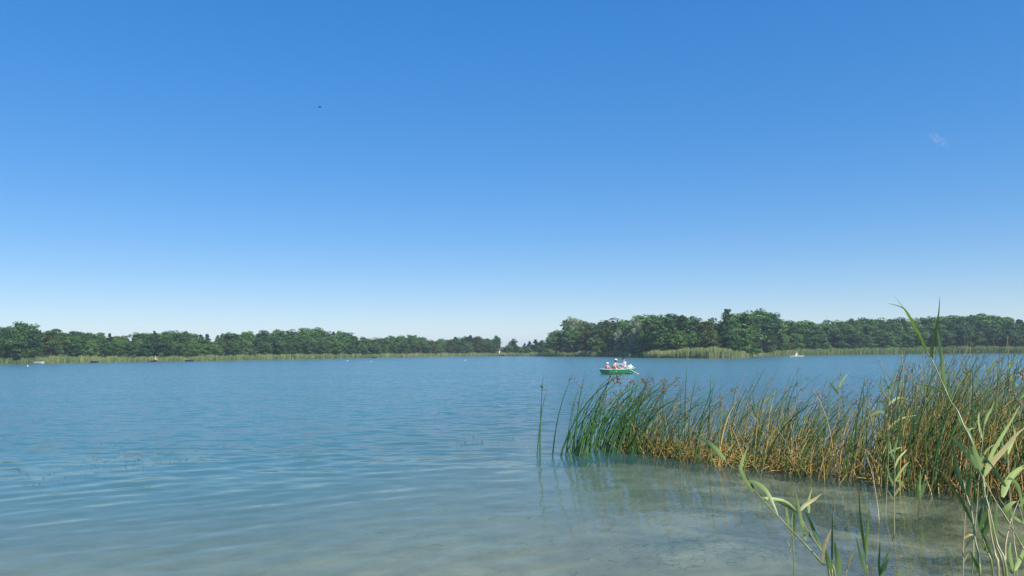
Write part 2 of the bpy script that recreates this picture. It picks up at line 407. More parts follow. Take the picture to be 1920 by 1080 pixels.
def with_mat(me, mat):
    m2 = me.copy(); m2.materials.clear(); m2.materials.append(mat); return m2
PROTO = {}
for k in range(9): t, c = tree_proto('broad', 100 + k); PROTO.setdefault('broad', []).append((with_mat(t, BARK), with_mat(c, GREEN)))
for k in range(2): t, c = tree_proto('broad', 130 + k); PROTO.setdefault('olive', []).append((with_mat(t, BARK), with_mat(c, OLIVE)))
for k in range(2): t, c = tree_proto('willow', 140 + k); PROTO.setdefault('willow', []).append((with_mat(t, BARK), with_mat(c, SILVER)))
for k in range(4): t, c = tree_proto('pine', 150 + k); PROTO.setdefault('pine', []).append((with_mat(t, BARK), with_mat(c, PINE)))
for k in range(1): t, c = tree_proto('sparse', 160 + k); PROTO.setdefault('sparse', []).append((with_mat(t, BARK), with_mat(c, GREEN)))
for k in range(2): t, c = tree_proto('bush', 170 + k); PROTO.setdefault('bush', []).append((with_mat(t, BARK), with_mat(c, GREEN)))
for k in range(1): t, c = tree_proto('bush', 180 + k); PROTO.setdefault('palebush', []).append((with_mat(t, BARK), with_mat(c, OLIVE)))
NAMES = {'broad': 'broadleaf_tree', 'olive': 'broadleaf_tree', 'willow': 'willow_tree', 'pine': 'pine_tree', 'sparse': 'slender_tree', 'bush': 'shrub', 'palebush': 'shrub'}

def gz(x, y): return float(ground_z(np.array([x]), np.array([y]))[0])
def plant_tree(kind, px, ytop, D, wscale, label, group=None):
    """a tree of the given kind whose top reaches photo height ytop when it stands D metres off"""
    a = at(px, ytop, D); z0 = gz(a.x, a.y); H = max(1.0, a.z - z0)
    t, c = random.choice(PROTO[kind])
    e = thing(NAMES[kind], label, 'shrub' if 'bush' in kind else 'tree', (a.x, a.y, z0), random.uniform(0, 6.28), group)
    s = H / (10.0 if kind not in ('bush', 'palebush') else 9.6)
    e.scale = (s * wscale, s * wscale, s)
    obj('trunk', t, None, e); obj('crown', c, None, e)
    return e

SKY_L = [(-260,600),(-120,606),(0,622),(12,612),(30,603),(58,605),(72,616),(80,624),(90,616),(112,617),(125,623),(150,620),(190,624),(220,626),(245,624),(300,619),(330,620),(360,624),(400,625),(430,622),(480,617),(500,615.5),(530,619),(560,616),(585,614),(620,616),(645,620),(658,627),(700,631),(740,629.5),(770,627.5),(800,631),(826,635),(850,631),(880,627.5),(905,628.5),(912,632),(928,628),(936,636)]
SKY_P = [(1028,636),(1036,621),(1050,606),(1072,596),(1092,599),(1110,600),(1140,595),(1170,597),(1184,588),(1200,589),(1230,585),(1260,585),(1285,593),(1310,590),(1330,591),(1350,594),(1372,585),(1392,582),(1422,579),(1445,582),(1458,586),(1466,600)]
SKY_R = [(1400,590),(1466,601),(1515,600),(1552,600),(1580,598),(1602,595),(1630,598),(1652,595),(1675,592),(1702,599),(1727,590),(1745,591),(1777,587),(1827,586),(1870,587),(1897,592),(1920,596),(2000,590),(2150,588),(2300,600)]
def prof(pr, x): a = np.array(pr); return float(np.interp(x, a[:, 0], a[:, 1]))
def shoreD(px):
    # distance along a pixel column to the far waterline
    lo, hi = 60.0, 420.0
    d = ray(px, 640)
    for _ in range(40):
        m = (lo + hi) / 2
        if m < y_shore(d.x / d.y * m): lo = m
        else: hi = m
    return lo
ORD = ['first', 'second', 'third', 'fourth', 'fifth', 'sixth', 'seventh', 'eighth', 'ninth', 'tenth', 'eleventh', 'twelfth', 'thirteenth', 'fourteenth', 'fifteenth', 'sixteenth', 'seventeenth', 'eighteenth', 'nineteenth', 'twentieth']
def wood(pr, x0, x1, rows, step_m, marks, group, pine=0.12, olive=0.06, near_gap=9.0, yb=664.0):
    """a wood of separate trees, the back rows reaching the skyline, the front rows lower; marks name what each stretch stands above"""
    n = 0
    for i, (off, frac, rname) in enumerate(rows):
        px = x0 + random.uniform(0, 8); count = {}
        while px < x1:
            D = shoreD(px) + near_gap + off + random.uniform(-1.8, 1.8)
            ys = prof(pr, px)
            top = yb - (yb - ys) * min(1.02, frac * random.uniform(0.84, 1.10)) if frac < 1 else ys + random.uniform(-2.0, 4.5)
            kind = 'pine' if (frac >= 1 and random.random() < pine) else ('olive' if random.random() < olive else 'broad')
            look = {'pine': 'pointed dark conifer', 'olive': 'yellowish green tree', 'broad': 'dark green tree'}[kind]
            mk = [m_ for m_ in marks if px < m_[0]][0][1]
            count[(mk, kind)] = count.get((mk, kind), 0) + 1
            lab = '%s, %s from left, %s %s' % (look, ORD[count[(mk, kind)] - 1], rname, mk)
            plant_tree(kind, px, top, D, random.uniform(1.05, 1.5) * (1.18 if frac >= 1 else 1) / frac ** 0.5 * (0.75 if kind == 'pine' else 1.0), lab, group)
            n += 1
            px += step_m * random.uniform(0.75, 1.25) / D * F
    return n
ML = [(20, 'before the biggest round tree'), (150, 'above the pale moored boat'), (250, 'above the leftmost dark boat'), (330, 'above the left jetty'), (440, 'above the long dark moored boat'), (600, 'above the orange pedal boat'), (999, 'above the middle buoys')]
nt_ = wood(SKY_L, -60, 655, [(0, 0.60, 'front row'), (5, 0.80, 'second row'), (12, 1.0, 'third row'), (22, 1.0, 'skyline row')], 4.3, ML, 'trees of the left wood', 0.14, 0.05)
MM = [(730, 'above the smallest buoy'), (830, 'above the widest jetty'), (999, 'left of the small hut')]
nt_ += wood(SKY_L, 655, 930, [(0, 0.66, 'front row'), (6, 1.0, 'second row'), (13, 1.0, 'skyline row')], 3.9, MM, 'trees of the low wood beside the gap', 0.06, 0.10, 8)
MP = [(1120, 'behind the green reed mounds'), (1200, 'behind the green rowing boat'), (1300, 'above the mound\'s left half'), (1999, 'above the mound\'s right half')]
nt_ += wood(SKY_P, 1036, 1462, [(0, 0.58, 'front row'), (4, 0.80, 'second row'), (10, 1.0, 'skyline row')], 4.3, MP, 'trees of the wooded point', 0.04, 0.08, 7, 658)
MR = [(1560, 'behind the white boat'), (1680, 'left of the tallest reed'), (1790, 'behind the tallest reed'), (1920, 'near the right frame edge'), (2999, 'beyond the right frame edge')]
nt_ += wood(SKY_R, 1462, 1990, [(0, 0.60, 'front row'), (5, 0.82, 'second row'), (12, 1.0, 'third row'), (21, 1.0, 'skyline row')], 4.5, MR, 'trees of the right wood', 0.22, 0.04, 8, 658)
print('wood trees', nt_)
# the ones that stand out
plant_tree('broad', 40, 601, shoreD(40) + 9, 1.30, 'biggest round-topped tree at the left end of the left shore')
plant_tree('olive', 98, 615, shoreD(98) + 9, 1.05, 'second round tree right of the biggest tree on the left shore')
plant_tree('broad', 962, 634, shoreD(962) + 22, 1.3, 'lone round tree standing in the gap between the two woods')
plant_tree('broad', 930, 628, shoreD(930) + 18, 0.95, 'airy tree at the right end of the low wood, above the small hut')
plant_tree('broad', 946, 651, shoreD(946) + 12, 1.5, 'low bushy tree just right of the small hut')
plant_tree('pine', 984, 643, shoreD(984) + 20, 2.1, 'leftmost of the three pointed conifers in the gap')
plant_tree('pine', 993, 639, shoreD(993) + 26, 1.9, 'middle one of the three pointed conifers in the gap')
plant_tree('pine', 1004, 635.5, shoreD(1004) + 24, 2.1, 'tallest of the three pointed conifers in the gap')
plant_tree('broad', 1016, 637, shoreD(1016) + 26, 1.4, 'small tree between the conifers and the wooded point')
for px, yt, k, lab in [(955, 645, 'broad', 'dark tree under the left side of the lone round tree in the gap'), (970, 648, 'broad', 'dark tree under the right side of the lone round tree in the gap'), (978, 652, 'bush', 'grey-green bush between the lone tree and the conifers'),
                       (990, 650, 'bush', 'bush at the foot of the three pointed conifers'), (1010, 649, 'bush', 'bush below the tallest pointed conifer'), (1024, 646, 'broad', 'low tree leaning out from the left end of the wooded point')]:
    plant_tree(k, px, yt, shoreD(px) + 15, 1.5, lab)
plant_tree('broad', 1033, 622, shoreD(1033) + 9, 1.0, 'dark tree forming the left end of the wooded point')
plant_tree('willow', 1072, 590, shoreD(1072) + 10, 0.88, 'tall silvery willow near the left end of the wooded point')
plant_tree('willow', 1192, 589, shoreD(1192) + 8, 0.80, 'tall pale willow in the middle of the wooded point')
plant_tree('willow', 1160, 612, shoreD(1160) + 6, 0.9, 'lower grey-green willow left of the tall pale willow')
plant_tree('willow', 1182, 622, shoreD(1182) + 5, 1.0, 'drooping grey-green willow hanging over the reeds')
plant_tree('olive', 1322, 601, shoreD(1322) + 7, 1.15, 'wide yellowish green tree behind the big reed mound')
plant_tree('broad', 1232, 588, shoreD(1232) + 8, 1.1, 'broad deep green tree right of the tall pale willow')
plant_tree('sparse', 1363, 578, shoreD(1363) + 12, 1.0, 'slender sparse tree poking above the wooded point')
plant_tree('broad', 1424, 577, shoreD(1424) + 6, 1.15, 'tallest dark tree at the right end of the wooded point')
plant_tree('broad', 1452, 584, shoreD(1452) + 6, 0.9, 'bright green tree ending the wooded point on the right')
for px, yt, dd, ws, k, lab in [(303, 661, 4.5, 0.85, 'bush', 'round grey-green shrub in the reeds of the left shore, right of the jetty'),
        (345, 664, 6, 0.9, 'bush', 'smaller shrub in the reeds of the left shore, above the dark moored boat'),
        (548, 656, 8, 1.1, 'palebush', 'pale rounded shrub behind the orange pedal boat'),
        (700, 660, 8, 1.1, 'bush', 'low shrub at the wood edge behind the shore with white buoys'),
        (860, 655, 8, 1.2, 'palebush', 'pale shrub in front of the low wood'),
        (1255, 648, 6, 0.9, 'bush', 'dark round shrub at the left shoulder of the big reed mound'),
        (1345, 645, 9, 1.6, 'bush', 'wide dark shrub behind the top of the big reed mound'),
        (1122, 660, 6, 0.9, 'bush', 'small dark shrub in the notch between two reed mounds'),
        (1522, 641, 7, 1.1, 'bush', 'broad grey shrub at the foot of the right wood, behind the white rowing boat'),
        (1480, 650, 6, 1.2, 'palebush', 'yellowish shrub where the right wood meets the wooded point'),
        (1722, 648, 7, 1.2, 'bush', 'low pale shrub at the foot of the right wood, behind the tall reed')]:
    plant_tree(k, px, yt, shoreD(px) + dd, ws, lab)

# ------------------------------------------------------------------ reed belts on the far shores
BELT = [(-120,664,690),(0,671,683),(20,672,682.5),(28,676,682.3),(40,673,682.2),(62,671,681.8),(68,669,681.6),(85,668.5,681.3),(130,668,680.6),(180,668,680),(240,669,679),(300,669,678.2),(330,667.5,677.7),(350,671,677.3),(356,668,677.2),(400,666.5,676.6),(480,665,675),(550,664.5,673.6),(640,664,672),(700,663.8,671),(760,663,669.6),(850,662,668.2),(940,661.8,667.5),(990,661.5,667.9),
        (1010,661,668.2),(1028,658,668.4),(1045,659,668.5),(1060,661.5,668.5),(1080,659.5,668.6),(1105,657.5,668.8),(1114,661,668.8),(1122,664,668.9),(1135,660,669.2),(1155,657,669.5),(1175,661,669.9),(1188,663,670.2),(1200,660.5,670.7),(1215,659,671.2),(1240,657.5,671.4),(1265,656,671.6),(1290,653.5,671.7),(1310,652,671.7),(1340,652,671.7),(1370,655,671.4),(1392,660,670.6),(1402,663,670.2),
        (1416,662,668),(1440,661,667.4),(1460,657,667),(1500,655,666.4),(1600,653,665),(1700,652,663.9),(1800,649.5,663),(1870,649.5,662.6),(1920,650.5,662.4),(2080,650,662)]
REEDMAT = leafy('far_reed', [(0.0, (0.08, 0.15, 0.05)), (0.45, (0.25, 0.33, 0.12)), (0.75, (0.43, 0.43, 0.18)), (1.0, (0.54, 0.45, 0.24))], 0.35, 0, 0.03, 0.55, 0.22)
def belt(x0, x1, dens, depth_m, tone, label, wide=0.09):
    b = np.array(BELT); Dm = shoreD((x0 + x1) / 2); width = (x1 - x0) / F * Dm
    n = int(width * depth_m * dens)
    px = rng.uniform(x0, x1, n); yt = np.interp(px, b[:, 0], b[:, 1])
    # hummocks along the top edge
    wob = np.zeros(n)
    for f in (0.11, 0.23, 0.47, 0.9): wob += np.sin(px * f + rng.uniform(0, 6)) * 0.5 / (1 + f * 2)
    tab = np.linspace(x0 - 5, x1 + 5, 400); Ds = np.interp(px, tab, [shoreD(t) for t in tab])
    D = Ds - 0.6 + depth_m * rng.random(n) ** 1.3
    P = np.array([tuple(ray(x, y)) for x, y in zip(px, yt)])
    k = Ds / P[:, 1]; X = P[:, 0] / P[:, 1] * D; H = CAM_H + P[:, 2] / P[:, 1] * D
    H = (H + wob * 0.22) * rng.uniform(0.55, 1.1, n); H = np.clip(H, 0.35, 4)
    Z0 = np.minimum(ground_z(X, D), 0.6) - 0.05; Z0 = np.maximum(Z0, -0.4)
    lx, ly = rng.normal(0.10, 0.10, n) * H, rng.normal(0, 0.1, n) * H
    an = rng.uniform(-0.9, 0.9, n); wx, wy_ = np.cos(an) * wide * 0.5, np.sin(an) * wide * 0.5
    base = np.stack([X, D, Z0], 1); mid = np.stack([X + lx * 0.3, D + ly * 0.3, Z0 + (H - Z0) * 0.55], 1); tip = np.stack([X + lx, D + ly, H], 1)
    wv = np.stack([wx, wy_, np.zeros(n)], 1)
    Vv = np.stack([base - wv * 0.5, base + wv * 0.5, mid - wv, mid + wv, tip - wv * 0.5, tip + wv * 0.5], 1).reshape(-1, 3)
    i = np.arange(n)[:, None] * 6
    Q = np.concatenate([i + np.array([[0, 1, 3, 2]]), i + np.array([[2, 3, 5, 4]])], 0)
    tn = np.interp(px, [t[0] for t in tone], [t[1] for t in tone])
    rnd = np.repeat(np.clip(tn - 0.08 + 0.12 * wob + rng.normal(0, 0.22, n), 0, 1), 6)
    o = obj('reed_belt', np_mesh('reed_belt', Vv, Q, {'rnd': rnd}), REEDMAT)
    return tag(o, label, 'reeds', None, 'stuff')
belt(-130, 480, 26, 5, [(-130,0.25),(60,0.28),(70,0.5),(300,0.5),(480,0.5)], 'low olive reeds fringing the left shore under the dark wood')
belt(480, 1008, 22, 6, [(480,0.5),(700,0.42),(750,0.62),(1008,0.5)], 'thin pale reed fringe along the far middle shore')
belt(1008, 1190, 34, 5, [(1008,0.4),(1110,0.38),(1150,0.5),(1190,0.55)], 'rounded green reed mounds at the left end of the wooded point')
belt(1190, 1404, 34, 8, [(1190,0.6),(1260,0.72),(1300,0.56),(1404,0.6)], 'big yellow-green reed mound in front of the wooded point')
belt(1404, 2080, 26, 5, [(1404,0.62),(1500,0.5),(1800,0.34),(2080,0.4)], 'even olive reeds along the right shore under the wood')

# ------------------------------------------------------------------ boats
WHITE = plain('white_paint', (0.80, 0.80, 0.78), 0.4, 0.05)
HULLG = plain('green_paint', (0.012, 0.30, 0.11), 0.35, 0.10, 3)
HULLD = plain('dark_hull', (0.035, 0.035, 0.04), 0.5, 0.2)
HULLW = plain('pale_hull', (0.62, 0.64, 0.62), 0.45, 0.1)
WOOD = plain('weathered_wood', (0.20, 0.15, 0.11), 0.85, 0.3, 7)
OARW = plain('oar_wood', (0.78, 0.70, 0.58), 0.5, 0.12)

def rowing_boat(name, label, loc, rz, Ln, beam, free, hull_mat, rim_mat, group=None, detail=True, x0=None):
    e = thing(name, label, 'boat', loc, rz, group)
    x0 = -Ln / 2 if x0 is None else x0
    ST, PR = 17, 13
    def sec(t):
        b = beam / 2 * (0.86 + 0.14 * math.sin(min(t / 0.45, 1) * math.pi / 2)) if t < 0.45 else beam / 2 * math.sqrt(max(0.0006, 1 - ((t - 0.45) / 0.55) ** 2.4))
        sheer = free * (1.0 + 0.10 * (1 - t) ** 2 + 0.55 * max(0, t - 0.35) ** 1.6)
        keel = -0.13 + 0.16 * max(0, t - 0.6) ** 1.5 + (0.10 * max(0, 0.15 - t) / 0.15)
        return b, sheer, keel
    mb = MB()
    def shell(inset):
        vs = []
        for i in range(ST):
            t = i / (ST - 1); b, sh, kl = sec(t); b = max(b - inset, 0.006)
            x = x0 + t * Ln + (0 if i not in (0, ST - 1) else (inset if i == 0 else -inset))
            for j in range(PR):
                s = -1 + 2 * j / (PR - 1); a = abs(s)
                vs.append((x + (0.14 * Ln * 0.25) * max(0, t - 0.8) * a ** 2, math.copysign(b * min(1.0, a ** 0.62), s), kl + inset + (sh - kl - inset) * a ** 2.3))
        return vs
    fo = [(i*PR+j, i*PR+j+1, (i+1)*PR+j+1, (i+1)*PR+j) for i in range(ST-1) for j in range(PR-1)]
    O, I = shell(0.0), shell(0.03); nO = len(O)
    fs = [tuple(reversed(q)) for q in fo] + [tuple(k + nO for k in q) for q in fo]
    for i in range(ST - 1):
        for j in (0, PR - 1): fs.append((i*PR+j, (i+1)*PR+j, (i+1)*PR+j+nO, i*PR+j+nO))
    fs.append(tuple(range(PR))); fs.append(tuple(reversed(range(nO, nO + PR))))
    fs.append(tuple(reversed(range((ST-1)*PR, ST*PR))))
    mb.add(O + I, fs); mb.build('hull', hull_mat, e)
    g = MB()
    for s in (-1, 1):
        g.tube([(x0 + i / (ST - 1) * Ln + (0.035 * Ln * max(0, i/(ST-1) - 0.8)), s * sec(i / (ST - 1))[0], sec(i / (ST - 1))[1] + 0.008) for i in range(ST)], 0.026, 6)
    g.tube([(x0, -sec(0)[0], sec(0)[1]), (x0, sec(0)[0], sec(0)[1])], 0.026, 6)
    g.build('gunwale', rim_mat, e, True)
    k = MB()
    for i in range(ST - 4):
        t0, t1 = i / (ST - 1), (i + 1) / (ST - 1)
        b0, b1 = sec(t0)[0] * 0.90, sec(t1)[0] * 0.90
        k.add([(x0 + t0*Ln + 0.03, -b0, 0.075), (x0 + t1*Ln + 0.03, -b1, 0.075), (x0 + t1*Ln + 0.03, b1, 0.075), (x0 + t0*Ln + 0.03, b0, 0.075)], [(0, 1, 2, 3)])
    k.build('floorboard', WOOD if not detail else HULLW, e)
    for t in ((0.07, 0.34, 0.66) if detail else (0.15, 0.5)):
        b = sec(t)[0] - 0.035; m = MB(); m.box(x0 + t*Ln - 0.13, x0 + t*Ln + 0.13, -b, b, 0.235, 0.262); m.build('thwart', rim_mat, e)
    if detail:
        for s in (-1, 1):   # rubbing strake along each side
            m = MB(); m.tube([(x0 + i/(ST-1)*Ln, s * (sec(i/(ST-1))[0] * 0.985 + 0.01), sec(i/(ST-1))[1] * 0.66) for i in range(ST - 1)], 0.014, 5); m.build('strake', HULLG, e)
        d = MB(); pts = []
        for i in range(12, ST):
            t = i/(ST-1); pts.append((x0 + t*Ln + 0.0, sec(t)[0] - 0.02, sec(t)[1] - 0.015))
        n = len(pts); d.add([p for p in pts] + [(p[0], -p[1], p[2]) for p in pts], [(i, i+1, n+i+1, n+i) for i in range(n-1)])
        d.build('bow_deck', WHITE, e)
    return e, sec

# the green rowing boat with three people
BO = on_water(1160, 701.0); BRZ = R(40)
boat, bsec = rowing_boat('rowing_boat', 'green rowing boat with white gunwale carrying three people on the lake', (BO.x, BO.y, 0.0), BRZ, 3.5, 1.34, 0.37, HULLG, WHITE, None, True, -1.68)
bpy.context.view_layer.update()
BT = Matrix.Translation((BO.x, BO.y, 0)) @ Matrix.Rotation(BRZ, 4, 'Z')

def oar(label, handle, lock, ext):
    h, l = Vector(handle), Vector(lock); d = (l - h); b = h + d * ext
    e = thing('oar', label, 'oar', BT @ l, BRZ)
    m = MB(); m.tube([h - l, (b - l) * 0.72], 0.021, 7); m.build('shaft', OARW, e)
    m = MB(); dn = d.normalized(); up = Vector((0, 0, 1)); s = dn.cross(up).normalized(); nrm = s.cross(dn)
    st = [(0.70, 0.022), (0.78, 0.06), (0.9, 0.075), (1.0, 0.065)]
    vs = []
    for f_, wd in st:
        c = (b - l) * f_
        for a, bb in ((-1, -1), (1, -1), (1, 1), (-1, 1)): vs.append(c + nrm * wd * a + s * 0.009 * bb)
    fs = [(0, 3, 2, 1), (12, 13, 14, 15)]
    for i in range(3):
        for k in range(4): fs.append((i*4+k, i*4+(k+1) % 4, i*4+4+(k+1) % 4, i*4+4+k))
    m.add(vs, fs); m.build('blade', OARW, e)
    m = MB(); m.tube([-dn * 0.03, dn * 0.03], 0.035, 8); m.build('collar', HULLD, e)
    return e
HANDLE_N, HANDLE_F = (0.04, -0.19, 0.79), (0.04, 0.19, 0.79)
oar('pale wooden oar on the near side of the green boat, blade touching the water', HANDLE_N, (0.48, -0.64, 0.44), 2.5)
oar('pale wooden oar on the far side of the green boat, mostly hidden', HANDLE_F, (0.48, 0.64, 0.44), 2.5)

SKIN = plain('skin', (0.66, 0.45, 0.35), 0.5, 0.06)
SHIRTW = plain('white_cotton', (0.80, 0.80, 0.80), 0.85, 0.05)
CAPD = plain('dark_cloth', (0.035, 0.02, 0.03), 0.8, 0.1)
CAPW = plain('white_cap_cloth', (0.82, 0.82, 0.80), 0.8, 0.05)
HAIRD = plain('dark_hair', (0.03, 0.018, 0.012), 0.6, 0.3, 40)
VEST = plain('red_vest', (0.62, 0.03, 0.07), 0.6, 0.08)
SHORTS = plain('dark_shorts', (0.03, 0.035, 0.06), 0.85, 0.1)
EYE = plain('eye', (0.03, 0.02, 0.02), 0.3, 0.1)
LIP = plain('lip', (0.45, 0.18, 0.15), 0.5, 0.1)
PEACH = plain('peach_cloth', (0.70, 0.42, 0.32), 0.8, 0.06)

def skin_mesh(name, comps, sub=1):
    """comps: list of (verts, radii, edges), each rooted at its first vertex"""
    me = bpy.data.meshes.new(name); V_, E_, Rr, roots = [], [], [], []
    for vs, rs, es in comps:
        b = len(V_); roots.append(b); V_ += [tuple(v) for v in vs]; Rr += rs; E_ += [(x + b, y + b) for x, y in es]
    me.from_pydata(V_, E_, [])
    o = bpy.data.objects.new(name, me); C.objects.link(o)
    md = o.modifiers.new('skin', 'SKIN'); md.use_smooth_shade = True
    if not me.skin_vertices: me.attributes  # layer is made by the modifier on demand
    if not me.skin_vertices:
        bpy.context.view_layer.objects.active = o
    sl = me.skin_vertices[0].data
    for i, r_ in enumerate(Rr): sl[i].radius = (r_, r_) if not hasattr(r_, '__len__') else r_; sl[i].use_root = i in roots
    o.modifiers.new('sub', 'SUBSURF').levels = sub
    dg = bpy.context.evaluated_depsgraph_get()
    res = bpy.data.meshes.new_from_object(o.evaluated_get(dg)); res.name = name
    bpy.data.objects.remove(o); bpy.data.meshes.remove(me)
    return res

def make_person(label, J, face, seat, T, rz, kit, s=1.0, group=None, grow=1.0):
    """J: joints in the frame T (metres); face: unit direction of the face; seat: point the figure rests on"""
    sp = Vector(seat); J = {k: sp + (Vector(v) - sp) * grow for k, v in J.items()}; s = s * grow; fd = Vector(face).normalized()
    sideways = Vector((0, 0, 1)).cross(fd).normalized()
    e = thing('person', label, 'person', T @ sp, rz, group)
    for k in J: J[k] = J[k] - sp
    order, rad = [], []
    def add(k, r_): order.append(J[k]); rad.append(r_ * s); return len(order) - 1
    pel = add('pelvis', 0.125); che = add('chest', 0.125); nek = add('neck', 0.055)
    J['jaw'] = J['neck'] * 0.55 + J['head'] * 0.45 + fd * 0.015; J['top'] = J['head'] + Vector((0, 0, 0.075 * s))
    jaw = add('jaw', 0.068); hed = add('head', 0.086); top = add('top', 0.068)
    es = [(pel, che), (che, nek), (nek, jaw), (jaw, hed), (hed, top)]
    J['nose'] = J['head'] + fd * 0.105 * s - Vector((0, 0, 0.02)); no = add('nose', 0.014); es.append((hed, no))
    for q in 'LR':
        sh = add('sh' + q, 0.06); el = add('el' + q, 0.042); wr = add('wr' + q, 0.030)
        J['pa' + q] = J['wr' + q] + (J['wr' + q] - J['el' + q]).normalized() * 0.06 * s; pa = add('pa' + q, 0.034)
        hp = add('hip' + q, 0.088); kn = add('kn' + q, 0.06); an = add('an' + q, 0.04); to = add('to' + q, 0.034)
        es += [(che, sh), (sh, el), (el, wr), (wr, pa), (pel, hp), (hp, kn), (kn, an), (an, to)]
    comps = [(order, rad, es)]
    for q in 'LR':   # four fingers and a thumb on each hand, curled
        d = (J['pa' + q] - J['el' + q]).normalized(); sd_ = d.cross(Vector((0, 0, 1))).normalized()
        for k, (of, ln) in enumerate([(-0.027, 0.06), (-0.009, 0.072), (0.009, 0.068), (0.027, 0.052)]):
            b0 = J['pa' + q] + sd_ * of * s; b1 = b0 + d * ln * 0.65 * s; b2 = b1 + (d * 0.25 + Vector((0, 0, -0.9))).normalized() * ln * 0.55 * s
            comps.append(([b0, b1, b2], [0.009 * s, 0.0085 * s, 0.007 * s], [(0, 1), (1, 2)]))
        b0 = J['wr' + q] + d * 0.03 * s + sd_ * 0.02 * (1 if q == 'L' else -1) * s
        b1 = b0 + (d * 0.6 + sd_ * (0.6 if q == 'L' else -0.6)).normalized() * 0.035 * s; b2 = b1 + (d + Vector((0, 0, -0.5))).normalized() * 0.03 * s
        comps.append(([b0, b1, b2], [0.011 * s, 0.010 * s, 0.008 * s], [(0, 1), (1, 2)]))
    for sgn in (-1, 1):
        a = J['head'] + sideways * 0.082 * s * sgn; comps.append(([a, a + sideways * 0.012 * sgn - fd * 0.012, a + Vector((0, 0, -0.035))], [0.014 * s, 0.013 * s, 0.009 * s], [(0, 1), (1, 2)]))
    obj('body', skin_mesh('body', comps), SKIN, e)
    for sgn in (-1, 1):
        m = MB(); m.blob(J['head'] + fd * 0.083 * s + sideways * 0.032 * sgn * s + Vector((0, 0, 0.012)), 0.013, 0.013, 0.009, 8, 5); m.build('eye', EYE, e, True)
    m = MB(); m.blob(J['head'] + fd * 0.084 * s + Vector((0, 0, -0.062 * s)), 0.02, 0.02, 0.007, 8, 5); m.build('mouth', LIP, e, True)
    def garment(name, keys, rads, edges, mat):
        obj(name, skin_mesh(name, [([J[k] for k in keys], [r_ * s for r_ in rads], edges)]), mat, e)
    if 'shirt' in kit:
        J['seL'] = J['shL'].lerp(J['elL'], 0.62); J['seR'] = J['shR'].lerp(J['elR'], 0.62); J['ncl'] = J['chest'].lerp(J['neck'], 0.72)
        garment('shirt', ['pelvis', 'chest', 'ncl', 'shL', 'seL', 'shR', 'seR'], [0.150, 0.150, 0.075, 0.082, 0.066, 0.082, 0.066], [(0, 1), (1, 2), (1, 3), (3, 4), (1, 5), (5, 6)], kit['shirt'])
    if 'top' in kit:
        J['ncl'] = J['chest'].lerp(J['neck'], 0.4); J['wst'] = J['pelvis'].lerp(J['chest'], 0.62)
        garment('swim_top', ['wst', 'chest', 'ncl'], [0.13, 0.137, 0.11], [(0, 1), (1, 2)], kit['top'])
    if 'vest' in kit:
        J['ncl'] = J['chest'].lerp(J['neck'], 0.75)
        garment('life_vest', ['pelvis', 'chest', 'ncl'], [0.165, 0.175, 0.12], [(0, 1), (1, 2)], kit['vest'])
    if 'shorts' in kit:
        J['thL'] = J['hipL'].lerp(J['knL'], 0.6); J['thR'] = J['hipR'].lerp(J['knR'], 0.6)
        garment('shorts', ['pelvis', 'hipL', 'thL', 'hipR', 'thR'], [0.145, 0.105, 0.088, 0.105, 0.088], [(0, 1), (1, 2), (0, 3), (3, 4)], kit['shorts'])
    Mh = Matrix((tuple(fd), tuple(sideways), (0, 0, 1))).transposed()
    if 'hair' in kit:
        m = MB(); m.blob(J['head'] - fd * 0.028 * s + Vector((0, 0, -0.012)), 0.088 * s, 0.099 * s, 0.105 * s, 12, 8, M=Mh)
        m.tube([J['head'] - fd * 0.08 * s - Vector((0, 0, 0.03)), J['head'] - fd * 0.11 * s - Vector((0, 0, 0.12 * s)), J['neck'] - fd * 0.09 * s - Vector((0, 0, 0.02))], [0.05 * s, 0.045 * s, 0.02 * s], 8)
        m.build('hair', kit['hair'], e, True)
    if 'cap' in kit:
        m = MB(); m.blob(J['head'] + Vector((0, 0, 0.045 * s)), 0.112 * s, 0.106 * s, 0.098 * s, 14, 6, zmin=-0.12, M=Mh); c = m.build('cap', kit['cap'], e, True)
        b = MB(); vs = []
        for k in range(9):
            a = -1.1 + 2.2 * k / 8; r1, r2 = 0.104 * s, (0.104 + 0.085 * math.cos(a * 1.2)) * s
            for rr, zz in ((r1, 0.04), (r2, 0.022)):
                for dz in (0, 0.009): vs.append(J['head'] + fd * math.cos(a) * rr + sideways * math.sin(a) * rr + Vector((0, 0, (zz + dz) * s)))
        fs = []
        for k in range(8):
            o_ = k * 4; fs += [(o_, o_+4, o_+6, o_+2), (o_+1, o_+3, o_+7, o_+5), (o_+2, o_+6, o_+7, o_+3)]
        b.add(vs, fs); b.build('brim', kit.get('brim', kit['cap']), c, True)
    return e

